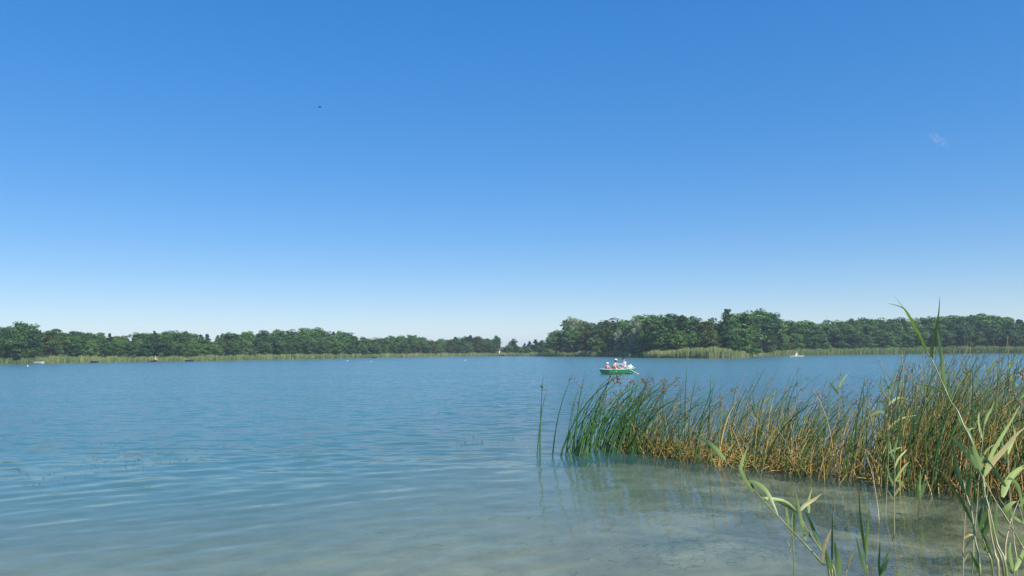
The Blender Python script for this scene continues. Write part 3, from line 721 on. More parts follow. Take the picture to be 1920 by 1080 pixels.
make_person('person in dark peaked cap and white T-shirt rowing the green boat',
    dict(pelvis=(0.70,0,0.37), chest=(0.68,0,0.70), neck=(0.66,0,0.96), head=(0.63,0,1.11), shL=(0.66,-0.19,0.88), elL=(0.40,-0.26,0.72), wrL=(0.14,-0.19,0.755),
         shR=(0.66,0.19,0.88), elR=(0.40,0.26,0.74), wrR=(0.14,0.19,0.755), hipL=(0.64,-0.10,0.36), knL=(0.28,-0.13,0.46), anL=(0.02,-0.13,0.13), toL=(-0.10,-0.14,0.115),
         hipR=(0.64,0.10,0.36), knR=(0.28,0.13,0.46), anR=(0.02,0.13,0.13), toR=(-0.10,0.14,0.115)),
    (-1, -0.1, -0.02), (0.68, 0, 0.262), BT, BRZ, dict(shirt=SHIRTW, cap=CAPD, shorts=SHORTS), 1.0, None, 1.1)
make_person('person with dark hair and white cap leaning forward amidships in the green boat',
    dict(pelvis=(-0.62,0,0.37), chest=(-0.52,-0.02,0.64), neck=(-0.42,-0.03,0.88), head=(-0.37,-0.04,1.02), shL=(-0.44,0.17,0.81), elL=(-0.30,0.24,0.58), wrL=(-0.10,0.18,0.46),
         shR=(-0.44,-0.20,0.80), elR=(-0.34,-0.28,0.56), wrR=(-0.12,-0.20,0.46), hipL=(-0.56,0.10,0.36), knL=(-0.20,0.12,0.40), anL=(-0.06,0.12,0.13), toL=(0.06,0.13,0.115),
         hipR=(-0.56,-0.10,0.36), knR=(-0.20,-0.12,0.40), anR=(-0.06,-0.12,0.13), toR=(0.06,-0.13,0.115)),
    (1, 0.15, -0.12), (-0.60, 0, 0.262), BT, BRZ, dict(top=PEACH, cap=CAPW, hair=HAIRD, shorts=PEACH), 1.0, None, 1.1)
make_person('small person in red life vest and white hat in the green boat',
    dict(pelvis=(-1.40,0,0.35), chest=(-1.38,0,0.51), neck=(-1.36,0,0.66), head=(-1.34,0,0.765), shL=(-1.37,0.12,0.61), elL=(-1.28,0.18,0.46), wrL=(-1.14,0.12,0.40),
         shR=(-1.37,-0.12,0.61), elR=(-1.28,-0.18,0.46), wrR=(-1.14,-0.12,0.40), hipL=(-1.36,0.06,0.33), knL=(-1.12,0.08,0.35), anL=(-1.04,0.08,0.14), toL=(-0.96,0.08,0.11),
         hipR=(-1.36,-0.06,0.33), knR=(-1.12,-0.08,0.35), anR=(-1.04,-0.08,0.14), toR=(-0.96,-0.08,0.11)),
    (1, 0, 0), (-1.40, 0, 0.262), BT, BRZ, dict(vest=VEST, cap=CAPW), 0.86, None, 1.15)
# bag and towel in the bow
CYAN = plain('turquoise_cloth', (0.20, 0.55, 0.66), 0.7, 0.1)
bg_ = thing('beach_bag', 'white and turquoise beach bag lying on the bow of the green boat', 'bag', BT @ Vector((1.36, -0.02, 0.455)), BRZ)
m = MB(); m.blob((0, 0, 0.10), 0.25, 0.22, 0.14, 12, 8); m.build('bag_body', SHIRTW, bg_, True)
m = MB(); m.tube([(-0.15, -0.1, 0.17), (-0.08, -0.12, 0.27), (0.08, -0.12, 0.29), (0.16, -0.1, 0.19)], 0.022, 6); m.build('strap', SHIRTW, bg_, True)
tw = thing('towel', 'turquoise towel bundled on the bow tip of the green boat', 'towel', BT @ Vector((1.62, 0.0, 0.475)), BRZ)
m = MB(); m.blob((0, 0, 0.07), 0.16, 0.17, 0.09, 10, 7); m.blob((0.09, -0.03, 0.05), 0.13, 0.10, 0.06, 10, 6); m.build('bundle', CYAN, tw, True)

# far white rowing boat on the right
FB = on_water(1493.5, 670.2); FRZ = R(200)
rowing_boat('rowing_boat', 'white rowing boat with one rower near the right shore', (FB.x, FB.y, 0), FRZ, 3.4, 1.1, 0.30, HULLW, WHITE, None, True)
FT = Matrix.Translation((FB.x, FB.y, 0)) @ Matrix.Rotation(FRZ, 4, 'Z')
make_person('person in white bent forward rowing the white boat near the right shore',
    dict(pelvis=(0.30,0,0.37), chest=(0.14,0,0.66), neck=(-0.02,0,0.88), head=(-0.10,0,1.02), shL=(0.0,-0.19,0.82), elL=(-0.26,-0.24,0.62), wrL=(-0.48,-0.17,0.60),
         shR=(0.0,0.19,0.82), elR=(-0.26,0.24,0.62), wrR=(-0.48,0.17,0.60), hipL=(0.25,-0.10,0.36), knL=(-0.12,-0.13,0.50), anL=(-0.36,-0.13,0.13), toL=(-0.48,-0.14,0.115),
         hipR=(0.25,0.10,0.36), knR=(-0.12,0.13,0.50), anR=(-0.36,0.13,0.13), toR=(-0.48,0.14,0.115)),
    (-1, 0, -0.2), (0.28, 0, 0.262), FT, FRZ, dict(shirt=SHIRTW, cap=CAPW, shorts=SHIRTW))

# moored boats and jetties along the far shore
def moored(px, py, Ln, rz, mat, label, D_in=0.8):
    p_ = on_water(px, py); rowing_boat('moored_boat', label, (p_.x, p_.y - D_in, 0), rz, Ln, 1.1, 0.32, mat, mat if mat is HULLD else WHITE, None, False)
moored(78, 681.6, 1.9, R(8), HULLW, 'pale moored boat in front of the left end reeds')
moored(180, 680.2, 1.6, R(175), HULLD, 'dark moored boat beneath the reeds, leftmost of the dark boats')
moored(358, 677.6, 1.9, R(5), HULLD, 'long dark moored boat right of the shrubs on the left shore')
moored(941, 667.8, 2.0, R(12), HULLD, 'dark moored boat in front of the small hut')
def jetty(px, py, wpx, label):
    p_ = on_water(px, py); wd = wpx / F * p_.y
    e = thing('jetty', label, 'jetty', (p_.x, p_.y - 1.2, 0))
    n = 5
    for k in range(n):
        m = MB(); x0 = -wd / 2 + k * wd / n; m.box(x0 + 0.012, x0 + wd / n - 0.012, -0.2, 3.2, 0.30, 0.345 + 0.006 * (k % 2)); m.build('plank', WOOD, e)
    for sx_ in (-1, 1):
        for yy in (0.0, 2.4):
            m = MB(); m.tube([(sx_ * wd * 0.42, yy, -0.9), (sx_ * wd * 0.42, yy, 0.62)], 0.06, 7); m.build('post', WOOD, e)
    return e
jetty(286, 678.4, 9, 'dark wooden jetty on the left shore with a person on it')
jetty(702, 671.0, 8, 'dark little jetty on the far shore behind the white buoys')
jetty(757, 669.8, 13, 'widest dark jetty on the far middle shore')
jetty(796, 669.3, 7, 'small low jetty on the far shore right of the widest one')
pj = on_water(290, 678.4); PT = Matrix.Translation((pj.x, pj.y + 0.2, 0.35))
make_person('person in white cap and pale top sitting on the dark jetty of the left shore',
    dict(pelvis=(0,0,0.12), chest=(0.02,0,0.40), neck=(0.05,0,0.64), head=(0.07,-0.02,0.78), shL=(0.04,0.18,0.56), elL=(0.02,0.24,0.32), wrL=(0.12,0.20,0.16),
         shR=(0.04,-0.18,0.56), elR=(0.02,-0.24,0.32), wrR=(0.12,-0.20,0.16), hipL=(0.05,0.09,0.11), knL=(0.30,0.12,0.30), anL=(0.48,0.12,0.05), toL=(0.58,0.12,0.04),
         hipR=(0.05,-0.09,0.11), knR=(0.30,-0.12,0.30), anR=(0.48,-0.12,0.05), toR=(0.58,-0.12,0.04)),
    (0.6, -0.8, 0), (0, 0, 0), PT, 0, dict(shirt=SHIRTW, cap=CAPW, shorts=SHORTS))

# orange pedal boat
ORANGE = plain('orange_plastic', (0.72, 0.28, 0.03), 0.45, 0.08)
q = on_water(545.5, 673.6)
e = thing('pedal_boat', 'orange pedal boat with pale floats lying at the left shore reeds', 'boat', (q.x, q.y - 1.0, 0), R(25))
for s in (-1, 1):
    m = MB(); m.tube([(-0.95, s*0.38, 0.16), (-0.8, s*0.38, 0.10), (0.7, s*0.38, 0.10), (1.0, s*0.36, 0.24)], [0.08, 0.17, 0.17, 0.06], 8); m.build('float', WHITE, e, True)
m = MB(); m.box(-0.7, 0.5, -0.45, 0.45, 0.24, 0.34); m.build('deck', ORANGE, e)
for s in (-1, 1):
    m = MB(); m.box(-0.45, -0.05, s*0.22 - 0.17, s*0.22 + 0.17, 0.345, 0.44); m.box(-0.53, -0.452, s*0.22 - 0.17, s*0.22 + 0.17, 0.35, 0.85); m.build('seat', ORANGE, e)
m = MB(); m.tube([(0.35, -0.3, 0.34), (0.42, -0.28, 0.75), (0.42, 0.28, 0.75), (0.35, 0.3, 0.34)], 0.03, 6); m.build('rail', ORANGE, e)

# small hut in the gap
q = at(938.5, 660, shoreD(938) + 5); z0 = gz(q.x, q.y)
HUTW = plain('dark_boards', (0.09, 0.045, 0.035), 0.85, 0.3, 5); ROOF = plain('red_brown_roof', (0.09, 0.045, 0.04), 0.8, 0.2, 5)
e = thing('hut', 'small dark hut with white door on the shore below the gap in the trees', 'hut', (q.x, q.y, z0))
m = MB(); m.box(-0.8, 0.8, -0.7, 0.7, -0.2, 1.75); m.build('wall', HUTW, e)
m = MB(); m.add([(-1.0,-0.9,1.74),(1.0,-0.9,1.74),(1.0,0.9,1.74),(-1.0,0.9,1.74),(-1.0,0,2.3),(1.0,0,2.3)], [(0,1,5,4),(2,3,4,5),(0,4,3),(1,2,5),(0,3,2,1)]); m.build('roof', ROOF, e)
m = MB(); m.box(-0.55, -0.1, -0.74, -0.703, 0.1, 1.62); d_ = m.build('door', WHITE, e)
m = MB(); m.box(-0.17, -0.13, -0.78, -0.743, 0.8, 0.9); m.build('handle', HULLD, d_)

# buoys
for px, py, rad, lab in [(52, 687, 0.12, 'white buoy floating off the left end of the lake shore'), (651.5, 677.2, 0.12, 'white buoy below the far shore, leftmost of the middle pair'),
                         (696, 678.3, 0.08, 'smallest white buoy, right one of the middle pair'), (872.5, 676.3, 0.11, 'white buoy alone on the water below the low wood')]:
    q = on_water(px, py); e = thing('buoy', lab, 'buoy', (q.x, q.y, 0))
    m = MB(); m.blob((0, 0, 0.07), rad, rad, rad, 12, 8); m.build('float', WHITE, e, True)
    m = MB(); m.tube([(0, 0, 0.06 + rad), (0, 0, 0.12 + rad)], 0.02, 6); m.build('ring', HULLD, e)

# bird high over the lake
q = at(600, 201, 52)
BIRD = plain('dark_feathers', (0.03, 0.03, 0.035), 0.7, 0.2, 30)
e = thing('bird', 'tiny dark bird flying high in the blue sky', 'bird', q, R(20))
m = MB(); m.tube([(-0.16, 0, 0), (-0.09, 0, 0.0), (-0.02, 0, 0.0), (0.05, 0, 0.006), (0.085, 0, 0.012), (0.105, 0, 0.012)], [0.012, 0.014, 0.03, 0.026, 0.018, 0.003], 8); m.build('body', BIRD, e, True)
for s in (-1, 1):
    m = MB(); up = 0.10 if s > 0 else -0.03
    m.add([(0.03, s*0.015, 0.01), (-0.04, s*0.015, 0.01), (0.02, s*0.10, 0.05+up*0.4), (-0.05, s*0.09, 0.045+up*0.4), (-0.09, s*0.20, 0.05+up), (0.03, s*0.015, 0.016), (-0.04, s*0.015, 0.016), (0.02, s*0.10, 0.056+up*0.4), (-0.05, s*0.09, 0.051+up*0.4)],
          [(0,1,3,2),(2,3,4),(5,7,8,6),(7,4,8)]); m.build('wing', BIRD, e)

# thin wisp of cloud
cm = bpy.data.materials.new('cloud_vapour'); nt, out, N, L = nodes(cm)
pv = N('ShaderNodeVolumePrincipled'); pv.inputs['Color'].default_value = (0.86, 0.94, 1.0, 1); pv.inputs['Anisotropy'].default_value = 0.2
tc = N('ShaderNodeTexCoord'); nz = N('ShaderNodeTexNoise'); nz.inputs['Scale'].default_value = 3.6; nz.inputs['Detail'].default_value = 5; nz.inputs['Distortion'].default_value = 0.8
L(tc.outputs['Object'], nz.inputs['Vector'])
ln = N('ShaderNodeVectorMath', operation='LENGTH'); L(tc.outputs['Object'], ln.inputs[0])
fall = N('ShaderNodeMapRange'); fall.inputs[1].default_value = 1.0; fall.inputs[2].default_value = 0.1; L(ln.outputs['Value'], fall.inputs[0])
nr = N('ShaderNodeMapRange'); nr.inputs[1].default_value = 0.54; nr.inputs[2].default_value = 0.80; L(nz.outputs[0], nr.inputs[0])
mu = N('ShaderNodeMath', operation='MULTIPLY'); L(fall.outputs[0], mu.inputs[0]); L(nr.outputs[0], mu.inputs[1])
m2 = N('ShaderNodeMath', operation='MULTIPLY'); m2.inputs[1].default_value = 0.20; L(mu.outputs[0], m2.inputs[0]); L(m2.outputs[0], pv.inputs['Density'])
L(pv.outputs[0], out.inputs['Volume'])
q = at(1759, 263, 2600)
mb = MB(); mb.blob((0, 0, 0), 1, 1, 1, 16, 10)
co = mb.build('cloud', cm, None, True); co.location = q; co.scale = (46, 30, 13); co.rotation_euler = (0, R(40), 0)
tag(co, 'small thin wisp of white cloud in the clear sky', 'cloud', None, 'stuff')

# ------------------------------------------------------------------ bulrushes in the shallows
STALK = leafy('bulrush_stalk', [(0.0, (0.03, 0.10, 0.05)), (0.35, (0.085, 0.21, 0.05)), (0.62, (0.24, 0.30, 0.05)), (0.72, (0.44, 0.30, 0.09)), (1.0, (0.78, 0.52, 0.16))], 0.16, 0.0, 0.04)
HEAD = leafy('bulrush_flower', [(0.0, (0.10, 0.045, 0.03)), (1.0, (0.36, 0.20, 0.13))], 0.1, 0.4, 0.03)

def stalk_curve(r, H, lean, curl, seg=7, wob=0.02):
    """points of a stalk rising to about H and bending towards +x"""
    pts = []; a0 = lean * 0.35; x = z = 0.0; y = 0.0
    for i in range(seg + 1):
        pts.append((x, y, z)); t = i / seg
        a = a0 + lean * t + curl * t ** 3
        x += math.sin(a) * H / seg; z += math.cos(a) * H / seg; y += r.normal(0, wob) * H / seg
    return pts
def seed_head(r, mb, tip, dirv, size, n=9):
    for k in range(n):
        o_ = Vector((r.normal(0, 1), r.normal(0, 1), r.normal(-0.25, 0.8))) * size * 0.5
        p0 = Vector(tip); p1 = p0 + o_
        rr = size * r.uniform(0.12, 0.2); lo = size * r.uniform(0.22, 0.36)
        vs = [p1 + Vector((rr, 0, 0)), p1 + Vector((0, rr, 0)), p1 - Vector((rr, 0, 0)), p1 - Vector((0, rr, 0)), p1 + Vector((0, 0, lo)), p1 - Vector((0, 0, lo))]
        mb.add(vs, [(0,1,4),(1,2,4),(2,3,4),(3,0,4),(1,0,5),(2,1,5),(3,2,5),(0,3,5)], r.random())
        mb.add([p0, p1, p1 + Vector((0.002, 0.002, 0))], [(0, 1, 2)], 0.5)

rs = np.random.default_rng(31)
def stalk_variant(lean, curl, rad=0.009, tone=None, H=1.0):
    pts = stalk_curve(rs, H, lean, curl)
    n = len(pts); mb = MB(); mb.tube([(p_[0], p_[1], p_[2]) for p_ in pts], [rad * (1 - 0.72 * i / (n - 1)) for i in range(n)], 4)
    tones = np.repeat(np.clip((tone if tone is not None else 0.25) + np.linspace(0.10, -0.08, n), 0, 1), 4)
    mb.r = list(tones)
    me = mb.mesh('bulrush_stalk', True); me.materials.append(STALK)
    hb = MB(); seed_head(rs, hb, pts[-2] if rs.random() < 0.5 else pts[-1], None, 0.042, 7); hm = hb.mesh('seed_head'); hm.materials.append(HEAD)
    return me, hm
V_ARCH = [stalk_variant(l, c_, tone=t) for l, c_, t in [(0.45,0.5,0.25),(0.6,0.6,0.3),(0.75,0.35,0.2),(0.5,0.9,0.34),(0.35,0.7,0.28),(0.8,0.7,0.22),(0.62,0.25,0.42)]]
V_UP = [stalk_variant(l, c_, tone=t) for l, c_, t in [(0.06,0.05,0.2),(0.16,0.1,0.28),(0.25,0.2,0.12),(0.12,0.4,0.33),(0.32,0.15,0.2)]]
V_TAN = [stalk_variant(l, c_, tone=t) for l, c_, t in [(0.3,0.4,0.85),(0.6,0.5,0.9),(0.15,0.9,0.8),(0.9,0.3,0.95)]]
def bulrush(p, H, var, rz, head, label, group=None):
    st, hd = var
    e = thing('bulrush', label, 'bulrush', p, rz, group); e.scale = (H, H, H)
    s_ = obj('stalk', st, None, e)
    if head:
        h_ = obj('seed_head', hd, None, e)
    return e
def wz(px, py): q_ = on_water(px, py); return Vector((q_.x, q_.y, max(gz(q_.x, q_.y) - 0.02, -0.8)))
def rush_at(px, py, H, var, rz, head, label, group=None):
    q_ = on_water(px, py); zb = max(gz(q_.x, q_.y) - 0.02, -0.6)
    return bulrush((q_.x, q_.y, zb), H - zb, var, rz, head, label, group)
# the few that stand alone
rush_at(1006, 851, 1.28, V_UP[1], 0.0, False, 'green bulrush stalk standing alone in open water, leftmost of all')
rush_at(1012, 851, 1.52, V_UP[0], 0.2, True, 'green bulrush stalk right beside the leftmost one in open water')
rush_at(1034, 852, 1.50, V_UP[2], 0.1, True, 'single bowed bulrush between the leftmost pair and the stand')
rush_at(1046, 853, 2.15, V_ARCH[2], -0.1, True, 'single dark bulrush arching right over the edge of the stand')
rush_at(1075, 852, 1.62, V_UP[1], 0.0, False, 'straight dark bulrush rising above the left end of the stand')
rush_at(1284, 835, 1.62, V_UP[0], 0.1, False, 'tallest straight bulrush rising right of the green boat')
g1 = 'green bulrushes arching at the left end of the bed'
def rush_label(px, v, stand):
    look = 'strongly bowed' if v in V_ARCH[2:4] + V_ARCH[5:6] else ('bowed' if v in V_ARCH else ('almost straight' if v in V_UP[:2] else 'slightly leaning'))
    if stand: where = 'at the left edge of the stand' if px < 1080 else ('in the middle of the stand below the boat' if px < 1135 else 'in the right half of the stand below the boat')
    else: where = ['at the golden straw heap', 'behind the tip of the leaning reed', 'above the leaning reed', 'by the golden bent reed stem', 'behind the tallest reed', 'at the right frame edge'][int(np.searchsorted([1300, 1420, 1580, 1700, 1840], px))]
    return '%s green bulrush %s' % (look, where)
for k in range(120):
    px = 1056 + 135 * rs.random() ** 1.15; py = rs.uniform(836, 858) - 0.03 * (px - 1056)
    v = V_ARCH[int(rs.integers(len(V_ARCH)))] if rs.random() < 0.80 else V_UP[int(rs.integers(len(V_UP)))]
    rush_at(px, py, rs.uniform(1.0, 1.72) * (0.8 if px < 1075 else 1), v, rs.normal(0, 0.38), rs.random() < 0.62, rush_label(px, v, True), g1)
FRONT = [(1160,846),(1200,850),(1300,868),(1400,880),(1500,892),(1600,905),(1700,920),(1850,935),(1960,945),(2100,960)]
BACKD = [(1160,0.9),(1250,1.4),(1400,2.6),(1600,3.2),(1700,4.4),(1780,6.0),(2100,7.5)]
def bed_point(r, edge=False, xmin=1165):
    px = r.uniform(xmin, 2060) if not edge else r.uniform(xmin, 1960)
    f_ = on_water(px, prof(FRONT, px)); dep = prof(BACKD, px)
    y = f_.y + (r.random() ** 1.1) * dep * (0.35 if edge else 1.0) + r.normal(0, 0.15)
    x = f_.x / f_.y * y
    # stalks stand in clumps with thinner places between them
    c_ = 0.5 + 0.28 * math.sin(x * 3.1 + 1.3 * math.sin(y * 2.2)) + 0.22 * math.sin(y * 4.0 + x * 1.7 + 0.6)
    if r.random() > 0.22 + 0.9 * c_: return bed_point(r, edge, xmin)
    return px, x, y
g2 = 'bulrushes in the wide bed at the right'
for k in range(140):
    px, x, y = bed_point(rs, True); zb = max(gz(x, y) - 0.02, -0.6)
    t = rs.random(); v = V_UP[int(rs.integers(len(V_UP)))] if t < 0.35 else V_ARCH[int(rs.integers(len(V_ARCH)))]
    bulrush((x, y, zb), rs.uniform(0.9, 1.6) * (1 + 0.22 * (px > 1680)) - zb, v, rs.normal(0, 0.6), rs.random() < 0.5, rush_label(px, v, False), g2)
g3 = 'dry stalks along the front of the right bed'
for k in range(28):
    px, x, y = bed_point(rs, True); zb = max(gz(x, y) - 0.02, -0.6)
    bulrush((x, y, zb), rs.uniform(0.7, 1.4) - zb, V_TAN[int(rs.integers(len(V_TAN)))], rs.normal(0, 1.2), False, 'dry straw-coloured stalk standing along the front of the right bed', g3)

def add_stalks(arr, n, hmin, hmax, lean, yaw, tone, r0=0.0095, edge=False, xmin=1165, headp=0.5, heads=None, ymul=1.0, z_at=None):
    """many stalks as numpy tubes: arr collects (V,Q,rnd)"""
    seg, ns = 6, 3
    for k in range(n):
        px, x, y = bed_point(rs, edge, xmin); zb = max(gz(x, y) - 0.02, -0.6)
        if z_at is not None: zb = z_at * rs.random()
        right = smooth01(np.array([(px - 1620) / 160.0]))[0]
        H = rs.uniform(hmin, hmax) * (0.94 + 0.20 * right) * (1 + 0.13 * math.sin(x * 2.6 + y)) - (zb if z_at is None else 0)
        l, c_ = rs.uniform(*lean), rs.uniform(-0.1, 0.7)
        pts = np.array(stalk_curve(rs, H, l, c_, seg, 0.05)); a = rs.normal(*yaw)
        X = x + pts[:, 0] * math.cos(a) - pts[:, 1] * math.sin(a); Y = y + pts[:, 0] * math.sin(a) + pts[:, 1] * math.cos(a); Z = zb + pts[:, 2]
        rad = r0 * rs.uniform(0.75, 1.25) * (1 - 0.7 * np.linspace(0, 1, seg + 1))
        ang = np.arange(ns) * 2 * math.pi / ns + rs.random()
        vv = np.stack([X[:, None] + rad[:, None] * np.cos(ang)[None], Y[:, None] + rad[:, None] * np.sin(ang)[None], np.repeat(Z[:, None], ns, 1)], -1).reshape(-1, 3)
        tn = np.clip(rs.normal(*tone) + np.linspace(0.08, -0.06, seg + 1), 0, 1)
        arr.append((vv, np.repeat(tn, ns)))
        if heads is not None and rs.random() < headp:
            seed_head(rs, heads, (X[-1], Y[-1], Z[-1]), None, 0.040, 6)
def finish(arr, name, mat, label, cat):
    seg, ns = 6, 3; V0 = np.concatenate([a for a, b in arr]); r0 = np.concatenate([b for a, b in arr])
    one = np.array([(i*ns+k, i*ns+(k+1) % ns, (i+1)*ns+(k+1) % ns, (i+1)*ns+k) for i in range(seg) for k in range(ns)])
    Q = (np.arange(len(arr))[:, None, None] * ((seg + 1) * ns) + one[None]).reshape(-1, 4)
    return tag(obj(name, np_mesh(name, V0, Q, {'rnd': r0}, True), mat), label, cat, None, 'stuff')
heads = MB(); A = []
add_stalks(A, 760, 1.0, 1.8, (0.25, 1.15), (0.0, 0.6), (0.40, 0.17), heads=heads, headp=0.45)
add_stalks(A, 330, 1.1, 1.9, (0.05, 0.8), (0.0, 0.7), (0.45, 0.17), xmin=1640, heads=heads, headp=0.45)
finish(A, 'bulrush_bed', STALK, 'dense mass of green bulrush stalks filling the bed at the right', 'bulrushes')
tag(heads.build('bulrush_flowers', HEAD), 'scattered reddish brown bulrush flower clusters above the bed', 'flowers', None, 'stuff')
A = []
add_stalks(A, 820, 0.5, 1.5, (0.1, 1.3), (0.1, 1.1), (0.84, 0.10), 0.0095)
add_stalks(A, 950, 0.6, 1.85, (0.05, 1.25), (0.1, 1.2), (0.80, 0.12), 0.0095, xmin=1640)
add_stalks(A, 480, 0.35, 1.0, (0.7, 1.5), (0.1, 1.6), (0.82, 0.12), 0.009, edge=True)
finish(A, 'dry_stalks', STALK, 'dry straw-coloured bent stalks tangled through the bulrush bed', 'dry stalks')
# fallen straw heaped at the left foot of the bed and along the front
A = []
for k in range(400):
    px = 1175 + 330 * rs.random() ** 1.3 if k < 330 else rs.uniform(1480, 1960)
    f_ = on_water(px, prof(FRONT, px) - 3 - rs.uniform(0, 16)); seg, ns = 6, 3
    Ls = rs.uniform(0.15, 0.75); a = rs.normal(0.05, 0.75) + (math.pi if rs.random() < 0.4 else 0); el = rs.normal(0.12, 0.30)
    t = np.linspace(0, 1, seg + 1); mid = (t - 0.5) * Ls
    bend = rs.normal(0, 0.12) * (t - 0.5) ** 2 * 4
    hh = 0.02 + 0.20 * rs.random() ** 1.6 * max(0.25, 1 - abs(px - 1260) / 320)
    X = f_.x + mid * math.cos(a) - bend * math.sin(a); Y = f_.y + mid * math.sin(a) + bend * math.cos(a); Z = hh + mid * math.sin(el) + bend * 0.3
    rad = 0.0085 * rs.uniform(0.7, 1.2); ang = np.arange(ns) * 2 * math.pi / ns
    dx, dy = -math.sin(a), math.cos(a)
    vv = np.stack([X[:, None] + rad * np.cos(ang)[None] * dx, Y[:, None] + rad * np.cos(ang)[None] * dy, Z[:, None] + rad * np.sin(ang)[None]], -1).reshape(-1, 3)
    A.append((vv, np.full((seg + 1) * ns, np.clip(rs.normal(0.76, 0.14), 0, 1))))
finish(A, 'fallen_straw', STALK, 'fallen golden straw lying on the water at the foot of the bed', 'straw')

# grassy weeds under the shallow water and stems lying on the bottom
A = []
for k in range(5200):
    y = rs.uniform(5.6, 13.5); x = rs.uniform(-0.3, 0.62 * y) if rs.random() < 0.75 else rs.uniform(-2, 0.62 * y)
    if rs.random() > 0.25 + 0.75 * min(1, max(0, x) / (0.35 * y)): continue
    if math.sin(x * 2.1 + 3 * math.sin(y * 1.3)) + math.sin(y * 3.1 + x) < rs.normal(0.2, 0.6): continue
    zb = gz(x, y); Ls = rs.uniform(0.04, 0.19); a = rs.uniform(0, 6.28); seg, ns = 6, 3; t = np.linspace(0, 1, seg + 1)
    bend = rs.normal(0, 0.25) * Ls * (t - 0.5) ** 2 * 4
    X = x + (t - 0.5) * Ls * math.cos(a) - bend * math.sin(a); Y = y + (t - 0.5) * Ls * math.sin(a) + bend * math.cos(a)
    Z = zb + 0.012 + np.abs(np.sin(t * 3.1)) * rs.uniform(0, 0.02); Z = np.minimum(Z, -0.012)
    rad = 0.002 * rs.uniform(0.7, 1.3); ang = np.arange(ns) * 2 * math.pi / ns
    vv = np.stack([X[:, None] - rad * np.cos(ang)[None] * math.sin(a), Y[:, None] + rad * np.cos(ang)[None] * math.cos(a), Z[:, None] + rad * np.sin(ang)[None]], -1).reshape(-1, 3)
    A.append((vv, np.full((seg + 1) * ns, np.clip(rs.choice([0.1, 0.5, 0.6, 0.75]) + rs.normal(0, 0.06), 0, 1))))
finish(A, 'bottom_litter', STALK, 'brown weed stems lying on the lake bottom in the shallows', 'weeds')

# ------------------------------------------------------------------ pondweed tips
PW = plain('pondweed', (0.085, 0.08, 0.055), 0.7, 0.3, 20)
def pondweed(n, boxes, label, hmax=0.07):
    mb = MB()
    for k in range(n):
        x0, x1, y0, y1 = boxes[int(rs.integers(len(boxes)))]
        q_ = on_water(rs.normal((x0 + x1) / 2, (x1 - x0) / 3.2), rs.uniform(y0, y1)); h_ = rs.uniform(0.004, hmax); lx = rs.normal(0, 0.03)
        mb.tube([(q_.x, q_.y, -0.12), (q_.x + lx * 0.4, q_.y, h_ * 0.6), (q_.x + lx, q_.y + 0.01, h_)], [0.004, 0.004, 0.002], 4)
        if rs.random() < 0.3: mb.blob((q_.x + lx, q_.y, h_), 0.006, 0.006, 0.012, 6, 4)
        if rs.random() < 0.5:   # a floating leaf
            a = rs.uniform(0, 6.28); d_ = Vector((math.cos(a), math.sin(a), 0)); s_ = Vector((-d_.y, d_.x, 0)); c_ = Vector((q_.x + rs.normal(0, 0.1), q_.y + rs.normal(0, 0.1), 0.012))
            mb.add([c_ - d_ * 0.06, c_ + s_ * 0.014, c_ + d_ * 0.06, c_ - s_ * 0.014], [(0, 1, 2, 3)])
    tag(mb.build('pondweed', PW), label, 'pondweed', None, 'stuff')
pondweed(85, [(60,380,832,882),(60,300,858,880),(150,380,835,870),(0,120,885,910)], 'pondweed tips breaking the surface in a patch at the left', 0.012)
pondweed(60, [(820,960,790,835),(700,1000,760,800)], 'sparse pondweed tips left of the bulrush bed', 0.025)

# ------------------------------------------------------------------ leafy reeds in front
REEDLEAF = leafy('reed_leaf', [(0.0, (0.060, 0.125, 0.032)), (0.4, (0.17, 0.27, 0.085)), (0.7, (0.37, 0.47, 0.16)), (0.85, (0.38, 0.34, 0.15)), (1.0, (0.46, 0.36, 0.17))], 0.35, 0, 0.03, 0.25, 9.0)
REEDSTEM = leafy('reed_stem', [(0.0, (0.05, 0.10, 0.02)), (0.5, (0.22, 0.26, 0.07)), (1.0, (0.50, 0.38, 0.18))], 0.15, 0, 0.1, 0.3, 14.0)
def resample(P, n):
    P = [Vector(p_) for p_ in P]
    if len(P) == 2: return [P[0].lerp(P[1], i / (n - 1)) for i in range(n)]
    out = []; m_ = len(P) - 1
    for i in range(n):
        u_ = i / (n - 1) * m_; k = min(int(u_), m_ - 1); t = u_ - k
        p0, p1, p2, p3 = P[max(k-1, 0)], P[k], P[k+1], P[min(k+2, m_)]
        out.append(0.5 * ((2*p1) + (p2 - p0)*t + (2*p0 - 5*p1 + 4*p2 - p3)*t*t + (3*p1 - p0 - 3*p2 + p3)*t**3))
    return out
